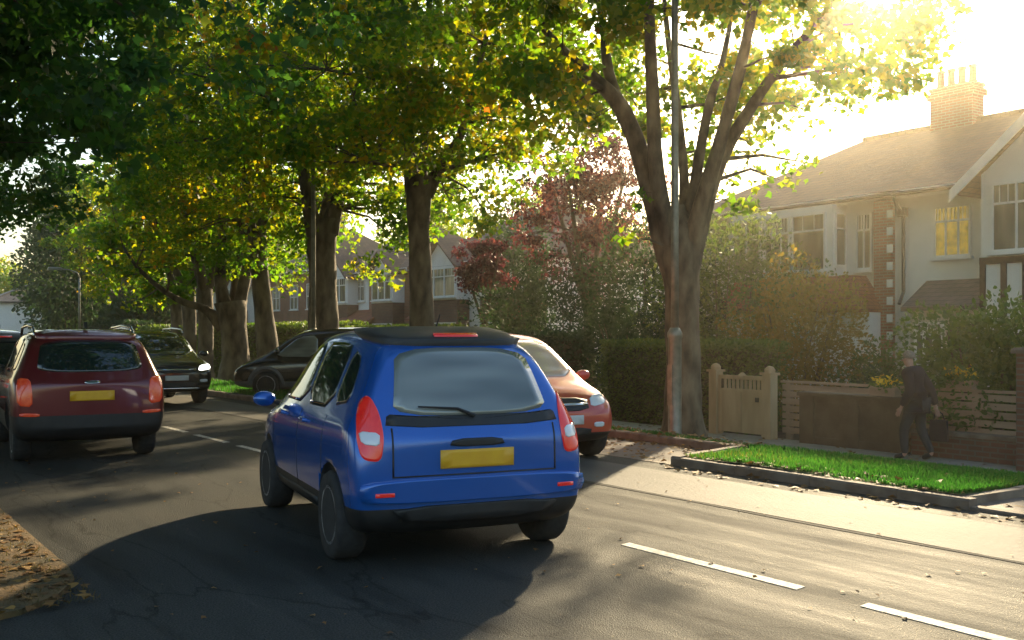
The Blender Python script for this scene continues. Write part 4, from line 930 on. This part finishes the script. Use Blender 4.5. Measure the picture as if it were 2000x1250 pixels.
def hatch_sides(c, glass, paint):
    for sd, v in ((-1,'left'),(1,'right')):
        c.panel('side_window', v, [(1.82,1.0),(2.78,1.0),(2.55,1.2),(2.2,1.44),(1.84,1.47)], glass, .005, rnd=1)
        c.panel('side_window', v, [(.95,1.01),(1.76,1.0),(1.78,1.47),(1.3,1.475),(1.0,1.45)], glass, .005, rnd=1)
        c.panel('side_window', v, [(.5,1.08),(.88,1.03),(.92,1.43),(.68,1.37)], glass, .005, rnd=1)
        for yy in (1.5, 2.4): 
            k = c.panel('door_handle', v, [(yy,.87),(yy+.17,.87),(yy+.17,.9),(yy,.9)], paint, .03, rnd=1, rings=2)
        c.panel('sill_trim', v, [(1.15,.3),(2.6,.3),(2.6,.36),(1.15,.36)], M_black, .012, rnd=0, rings=2)
        for yy in (.93, 1.79, 2.83): c.panel('door_gap', v, [(yy,.38),(yy+.012,.38),(yy+.012,.96),(yy,.96)], M_black, .002, rnd=0, rings=2)
def front_end(c, zf, wf, head=M_head, glass=M_cglass, y_w=None, plate=M_platew):
    """headlights, grille, plate; zf grille height"""
    for sd in (-1, 1):
        c.panel('headlight', 'front', [(sd*wf*.56,zf-.02),(sd*wf*.96,zf+.02),(sd*wf*.99,zf+.13),(sd*wf*.62,zf+.1)], head, .012, rnd=1)
        c.panel('fog_light', 'front', [(sd*wf*.6,zf-.26),(sd*wf*.8,zf-.26),(sd*wf*.8,zf-.2),(sd*wf*.6,zf-.2)], M_clear, .012, rnd=1, rings=3)
    g = c.panel('grille', 'front', [(-wf*.5,zf-.06),(wf*.5,zf-.06),(wf*.54,zf+.09),(-wf*.54,zf+.09)], M_black, .01, rnd=1)
    c.panel('grille_bar', 'front', [(-wf*.5,zf+.0),(wf*.5,zf+.0),(wf*.5,zf+.025),(-wf*.5,zf+.025)], M_badge, .02, rnd=0, rings=2, parent=g)
    c.panel('lower_grille', 'front', [(-wf*.52,zf-.36),(wf*.52,zf-.36),(wf*.54,zf-.26),(-wf*.54,zf-.26)], M_black, .012, rnd=1)
    c.panel('number_plate', 'front', [(-.26,zf-.22),(.26,zf-.22),(.26,zf-.11),(-.26,zf-.11)], plate, .02, rnd=0, rings=3)
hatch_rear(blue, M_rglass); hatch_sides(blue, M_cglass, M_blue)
blue.panel('windscreen', 'front', [(-.6,1.0),(.6,1.0),(.52,1.42),(-.52,1.42)], M_cglass, .006, rnd=1); front_end(blue, .68, .7)
blue.mirrors(2.62, 1.02, M_blue)

# ---- pale red hatchback coming the other way, behind the blue one
M_redp = mat('red_paint', (.5,.06,.035), (.55,.075,.045), .3, 2, metal=.1, coat=1.0)
M_wscreen = mat('painted_sky_windscreen', (.62,.42,.32), (.7,.48,.36), .12, 2, spec=1.0, coat=1.0)  # salmon sky reflection painted into the glass colour, side windows too
oc = Car('hatchback', (8.3, 13.6), 190, HATCH, M_redp, 'red hatchback with a sky reflection painted into the windscreen, half hidden behind the blue one', lowz=.38, sc=(1.0,1.0,1.01), wheels=(.68,3.14), wr=.31)
hatch_rear(oc, M_cglass); hatch_sides(oc, M_wscreen, M_redp)
oc.panel('windscreen', 'front', [(-.68,1.03),(.68,1.03),(.56,1.48),(-.56,1.48)], M_wscreen, .006, rnd=1); front_end(oc, .7, .7, M_clear)
oc.mirrors(2.62, 1.03, M_redp)

# ---- dark red SUV driving away at the left
M_dred = mat('dark_red_paint', (.13,.012,.014), (.15,.016,.018), .3, 2, metal=.3, coat=1.0)
def suv_parts(c, paint, glass=M_cglass):
    for sd, v in ((-1,'left'),(1,'right')):
        c.panel('side_window', v, [(2.0,1.1),(3.1,1.09),(2.85,1.3),(2.5,1.52),(2.02,1.54)], glass, .005, rnd=1)
        c.panel('side_window', v, [(1.05,1.11),(1.92,1.1),(1.94,1.54),(1.3,1.55),(1.08,1.52)], glass, .005, rnd=1)
        c.panel('side_window', v, [(.55,1.16),(.96,1.13),(1.0,1.5),(.75,1.46)], glass, .005, rnd=1)
        for yy in (1.7, 2.65): c.panel('door_handle', v, [(yy,.96),(yy+.18,.96),(yy+.18,.99),(yy,.99)], paint, .03, rnd=1, rings=2)
        for yy in (1.0, 1.96, 3.12): c.panel('door_gap', v, [(yy,.5),(yy+.012,.5),(yy+.012,1.06),(yy,1.06)], M_black, .002, rnd=0, rings=2)
        x = sd*.6*c.sc[0]; zz = c.sc[2]
        MB().tube([(x,.65,1.58*zz),(x,.8,1.69*zz),(x,1.6,1.71*zz),(x,2.4,1.685*zz),(x,2.55,1.59*zz)], .018, 8).build('roof_rail', M_badge, c.o, True)
def suv_rear(c, lens=M_redo):
    c.panel('rear_window', 'back', [(-.62,1.13),(.62,1.13),(.6,1.3),(.55,1.52),(-.55,1.52),(-.6,1.3)], M_cglass, .006)
    for sd in (-1, 1):
        c.panel('tail_light', 'back', [(sd*.68,.72),(sd*.84,.74),(sd*.85,.95),(sd*.82,1.07),(sd*.7,1.05),(sd*.68,.9)], lens, .012, rnd=1)
        c.panel('reflector', 'back', [(sd*.6,.60),(sd*.82,.61),(sd*.82,.65),(sd*.6,.64)], M_redo, .014, rnd=1, rings=2)
    c.panel('number_plate', 'back', [(-.26,.78),(.26,.78),(.26,.9),(-.26,.9)], M_plate, .014, rnd=0, rings=3)
    c.panel('badge', 'back', [(-.09,.985),(.09,.985),(.09,1.02),(-.09,1.02)], M_badge, .012, rnd=2, rings=3)
    c.panel('spoiler', 'back', [(-.58,1.53),(.58,1.53),(.6,1.57),(.55,1.61),(-.55,1.61),(-.6,1.57)], M_dred, .05, rnd=1, thick=.05)
    MB().tube([(0,.13,1.13),(.12,.155,1.18),(.38,.16,1.2)], [.014,.01,.006], 6).build('wiper', M_black, c.o)
    MB().prism([(.55,1.66),(.62,1.74),(.72,1.67)], 'x', -.02, .02).build('aerial_fin', M_black, c.o)
rx_, ry_ = 2.98, 13.2
red = Car('suv', (rx_, ry_), 5, SUV, M_dred, 'dark red SUV with roof rails driving away at the left', 'car', lowz=.60, sc=(.98,.96,.99), wheels=(.82,3.5), wr=.34)
suv_parts(red, M_dred); suv_rear(red); red.panel('windscreen', 'front', [(-.66,1.1),(.66,1.1),(.58,1.52),(-.58,1.52)], M_cglass, .006, rnd=1); front_end(red, .8, .78, M_clear); red.mirrors(2.95, 1.12, M_dred, .92)
# ---- black SUV coming towards us
M_blk = mat('black_paint', (.012,.014,.014), (.016,.018,.018), .22, 2, metal=.2, coat=1.0)
bk = Car('suv', (6.95, 22.4+4.25), 182, SUV, M_blk, 'black SUV with bright headlights coming towards the camera', 'car', lowz=.45, sc=(.97,.96,1.0), wheels=(.82,3.5), wr=.34)
suv_parts(bk, M_blk); bk.panel('windscreen', 'front', [(-.70,1.1),(.70,1.1),(.6,1.54),(-.6,1.54)], M_cglass, .006, rnd=1); front_end(bk, .78, .86, M_head); bk.mirrors(2.95, 1.12, M_blk, .92)
bk.panel('rear_window', 'back', [(-.62,1.13),(.62,1.13),(.55,1.52),(-.55,1.52)], M_cglass, .006)
bk.panel('skid_plate', 'front', [(-.5,.36),(.5,.36),(.55,.40),(-.55,.40)], M_badge, .02, rnd=1, rings=2)
# ---- dark van nosing out across the verge
vx, vy = along(470, 25.6)
vh = -57.0   # heading: leftwards across our view
v = Car('van', (vx+4.3*math.sin(R(57)), vy-4.3*math.cos(R(57))), vh, VAN, M_blk, 'dark van with grey bumper and wheel arch trim parked across the far verge', 'van', lowz=.42, lower=M_grey, sc=(1,1,.93), wheels=(.85,3.5), wr=.33)
for sd, vw in ((-1,'left'),(1,'right')):
    v.panel('side_window', vw, [(2.25,1.1),(3.3,1.09),(3.0,1.38),(2.7,1.62),(2.27,1.66)], M_rglass, .005, rnd=1)
    v.panel('side_window', vw, [(1.1,1.1),(2.1,1.1),(2.12,1.66),(1.15,1.66)], M_cglass, .005, rnd=1)
    q = [(3.5+.46*math.cos(a), .345+.46*math.sin(a)) for a in [math.pi*i/14 for i in range(15)]] + [(3.5-.385*math.cos(a), .345+.385*math.sin(a)) for a in [math.pi*i/14 for i in range(15)]]
    mb = MB(); 
    for wy in (.85, 3.5):
        pin = [(wy+.385*math.cos(math.pi*i/16), .345+.385*math.sin(math.pi*i/16)) for i in range(17)]; pout = [(wy+.45*math.cos(math.pi*i/16), .345+.45*math.sin(math.pi*i/16)) for i in range(17)]
        X = sd*.86
        def hx(a, b):
            h_, n_, _, _ = v.bvh.ray_cast(Vector((sd*4, a, b)), Vector((-sd, 0, 0))); return h_.x if h_ and abs(h_.x) > .6 else sd*.86
        vs = []
        for a, b in zip(pin, pout): x = hx(*b); vs += [(x+sd*.025, a[0], a[1]), (x+sd*.025, b[0], b[1]), (x-sd*.03, b[0], b[1]), (x-sd*.03, a[0], a[1])]
        fs = []
        for i in range(16):
            k = i*4; fs += [(k, k+1, k+5, k+4), (k+1, k+2, k+6, k+5), (k+3, k, k+4, k+7)]
        m2 = MB(); m2.add(vs, fs); m2.build('wheel_arch_trim', M_grey, v.o)
v.panel('windscreen', 'front', [(-.68,1.1),(.68,1.1),(.6,1.66),(-.6,1.66)], M_cglass, .006, rnd=1); front_end(v, .74, .76, M_clear); v.mirrors(3.2, 1.15, M_blk, .9)
v.panel('front_bumper', 'front', [(-.72,.42),(.72,.42),(.74,.62),(-.74,.62)], M_grey, .014, rnd=1)
v.panel('rear_window', 'back', [(-.6,1.15),(.6,1.15),(.56,1.6),(-.56,1.6)], M_cglass, .006, rnd=1)
# ---- cars ahead in the queue at the left edge
M_teal = mat('dark_teal_paint', (.012,.04,.045), (.016,.05,.055), .3, 2, metal=.3, coat=1)
tc_ = Car('hatchback', (2.95, 19.4), 3, HATCH, M_teal, 'dark teal hatchback ahead of the dark red one, cut by the left edge', lowz=.42, wheels=(.68,3.14))
hatch_rear(tc_, M_cglass); hatch_sides(tc_, M_cglass, M_teal); tc_.mirrors(2.62, 1.02, M_teal)
M_wv = mat('white_paint', (.7,.7,.68), None, .3, coat=1)
wv_ = Car('van', (3.7, 25.6), 2, VAN, M_wv, 'white van farther ahead at the left edge with a red rear light', 'van', lowz=.35, sc=(1,1,.9), wheels=(.85,3.5), wr=.33)
wv_.panel('rear_window', 'back', [(-.6,1.15),(.6,1.15),(.56,1.62),(-.56,1.62)], M_cglass, .006, rnd=1)
for sd in (-1, 1): wv_.panel('tail_light', 'back', [(sd*.7,.95),(sd*.82,.95),(sd*.8,1.35),(sd*.7,1.35)], M_red, .012, rnd=1)
wv_.panel('number_plate', 'back', [(-.26,.7),(.26,.7),(.26,.82),(-.26,.82)], M_plate, .014, rnd=0, rings=3)
for sd, vw in ((-1,'left'),(1,'right')): wv_.panel('side_window', vw, [(2.25,1.1),(3.3,1.09),(3.0,1.38),(2.7,1.62),(2.27,1.66)], M_cglass, .005, rnd=1)
# ------------------------------------------------------------------ person (walking left, a little stooped, seen from behind the side)
def skinned(name, verts, edges, radii, m, parent, root=0, lev=2):
    me = bpy.data.meshes.new(name); me.from_pydata(verts, edges, []); o = link_mesh(name, me)
    sk = o.modifiers.new('k', 'SKIN'); sk.use_smooth_shade = True
    for i, r in enumerate(radii):
        rr = r if isinstance(r, tuple) else (r, r); me.skin_vertices[0].data[i].radius = rr
        me.skin_vertices[0].data[i].use_root = (i == root)
    sb = o.modifiers.new('s', 'SUBSURF'); sb.levels = sb.render_levels = lev
    dg = bpy.context.evaluated_depsgraph_get(); dg.update(); m2 = bpy.data.meshes.new_from_object(o.evaluated_get(dg)); m2.name = name
    o.modifiers.clear(); o.data = m2; m2.materials.clear(); m2.materials.append(m)
    for p in m2.polygons: p.use_smooth = True; p.material_index = 0
    o.parent = parent; return o
M_skin = mat('skin', (.42,.22,.15), (.46,.26,.18), .55, 20)
M_jack = mat('dark_jacket', (.012,.009,.012), (.025,.016,.018), .85, 12, bump=.4)
M_trou = mat('dark_trousers', (.02,.024,.026), (.03,.034,.036), .85, 12)
M_hair = mat('grey_hair', (.16,.12,.09), (.28,.22,.16), .8, 40)
M_shoe = mat('shoe_leather', (.02,.018,.016), None, .5)
t_, _z = at(1790, 13.05)
P = empty('person', (13.05, t_, -.222), R(8), 'person in a dark jacket and dark trousers walking on the far pavement', 'person')
# local: +y forward (away, left in the picture), x right; heights for a 1.58 m figure
J = dict(pel=(0,0,.82), wai=(0,.02,.96), che=(0,.04,1.16), shc=(0,.06,1.28), nek=(0,.09,1.34), hb=(0,.12,1.40), ht=(0,.135,1.49),
         ls=(-.17,.05,1.26), le=(-.23,-.02,1.0), lw=(-.24,.10,.78), rs=(.17,.05,1.26), re=(.22,-.10,1.02), rw=(.25,-.16,.78),
         lh=(-.09,0,.80), lk=(-.10,.14,.45), la=(-.10,.12,.09), lt=(-.10,.28,.035), rh=(.09,0,.80), rk=(.10,-.02,.44), ra=(.10,-.18,.11), rt=(.11,-.03,.035))
ks = list(J); ix = {k: i for i, k in enumerate(ks)}
E = [('pel','wai'),('wai','che'),('che','shc'),('shc','nek'),('nek','hb'),('hb','ht'),('shc','ls'),('ls','le'),('le','lw'),('shc','rs'),('rs','re'),('re','rw'),('pel','lh'),('lh','lk'),('lk','la'),('la','lt'),('pel','rh'),('rh','rk'),('rk','ra'),('ra','rt')]
Rd = dict(pel=(.13,.1), wai=(.115,.09), che=(.13,.1), shc=(.10,.075), nek=.048, hb=.075, ht=.072, ls=.052, le=.038, lw=.024, rs=.052, re=.038, rw=.024, lh=.085, lk=.054, la=.034, lt=.03, rh=.085, rk=.054, ra=.034, rt=.03)
vv = [J[k] for k in ks]; ee = [(ix[a], ix[b]) for a, b in E]; rr = [Rd[k] for k in ks]
def add_hand(wk, sgn):
    wv = Vector(J[wk]); d = (wv - Vector(J[wk[0]+'e'])).normalized(); base = len(vv)
    palm = wv + d*.07; vv.append(tuple(palm)); rr.append(.026); ee.append((ix[wk], base))
    for k, (o_, ln) in enumerate(((-.027,.062),(-.009,.07),(.009,.066),(.027,.05))):
        p1 = palm + Vector((0, o_, 0)) + d*.03; p2 = p1 + d*ln*.5 + Vector((-sgn*.008, 0, 0)); p3 = p2 + d*ln*.45 + Vector((-sgn*.022, 0, 0)); b = len(vv)
        vv.extend([tuple(p1), tuple(p2), tuple(p3)]); rr.extend([.0095, .0085, .0075]); ee.extend([(base, b), (b, b+1), (b+1, b+2)])
    p1 = wv + d*.035 + Vector((0, .032, 0)); p2 = p1 + d*.03 + Vector((-sgn*.01, .018, 0)); b = len(vv)
    vv.extend([tuple(p1), tuple(p2)]); rr.extend([.011, .009]); ee.extend([(base, b), (b, b+1)])
add_hand('lw', -1); add_hand('rw', 1)
skinned('body', vv, ee, rr, M_skin, P)
# head details: nose, ears, eyes, on the same face side (+y)
fd = MB(); fd.prism([(.195,1.445),(.23,1.425),(.195,1.415)], 'x', -.012, .012); fd.build('nose', M_skin, P)
for sd in (-1, 1):
    MB().lathe([(0,-.008),(.024,-.006),(.026,.004),(0,.008)], (sd*.078,.12,1.44), 10, 'x').build('ear', M_skin, P, True)
    MB().lathe([(0,-.006),(.012,0),(0,.006)], (sd*.03,.202,1.455), 8, 'y').build('eye', M_badge, P, True)
def sub(keys, edges, grow, m, name, over={}, ext=()):
    k2 = list(keys); i2 = {k: i for i, k in enumerate(k2)}; V = [over.get(k, J[k]) for k in k2]; Rr = []
    for k in k2:
        r = Rd[k]; r = r if isinstance(r, tuple) else (r, r); Rr.append((r[0]+grow, r[1]+grow))
    return skinned(name, V, [(i2[a], i2[b]) for a, b in edges], Rr, m, P)
J['col'] = (0,.08,1.325); Rd['col'] = (.062,.058); J['hem'] = (0,-.01,.70); Rd['hem'] = (.155,.12)
sub(['pel','wai','che','shc','ls','le','lw','rs','re','rw','hem','col'], [('shc','col'),('hem','pel'),('pel','wai'),('wai','che'),('che','shc'),('shc','ls'),('ls','le'),('le','lw'),('shc','rs'),('rs','re'),('re','rw')], .034, M_jack, 'jacket')
sub(['pel','lh','lk','la','rh','rk','ra'], [('pel','lh'),('lh','lk'),('lk','la'),('pel','rh'),('rh','rk'),('rk','ra')], .018, M_trou, 'trousers')
sub(['la','lt'], [('la','lt')], .014, M_shoe, 'shoe'); sub(['ra','rt'], [('ra','rt')], .014, M_shoe, 'shoe')
hr = MB(); hr.lathe([(.083,0),(.088,.04),(.075,.085),(.04,.11),(0,.118)], (0,.11,1.455), 18); hr.v = [(a, b-.25*(1.5-c) if c < 1.5 else b, c) for a, b, c in hr.v]; hr.build('hair', M_hair, P, True)
# bag held at the side
hx_, hy_ = J['rw'][0], J['rw'][1]
bq = Matrix.Rotation(R(8), 4, 'Z') @ Vector((.27, -.2, 0))
bgo = empty('shopping_bag', (13.05+bq.x, t_+bq.y, -.222), R(8), 'dark shopping bag hanging from the hand of the person', 'bag')
mb = MB(); mb.prism([(-.13,.28),(.13,.28),(.115,.58),(-.115,.58)], 'x', -.04, .04); mb.build('sack', M_jack, bgo)
MB().tube([(0,-.08,.58),(0,-.05,.67),(0,.0,.7),(0,.05,.67),(0,.08,.58)], .008, 6).build('handle', M_jack, bgo)
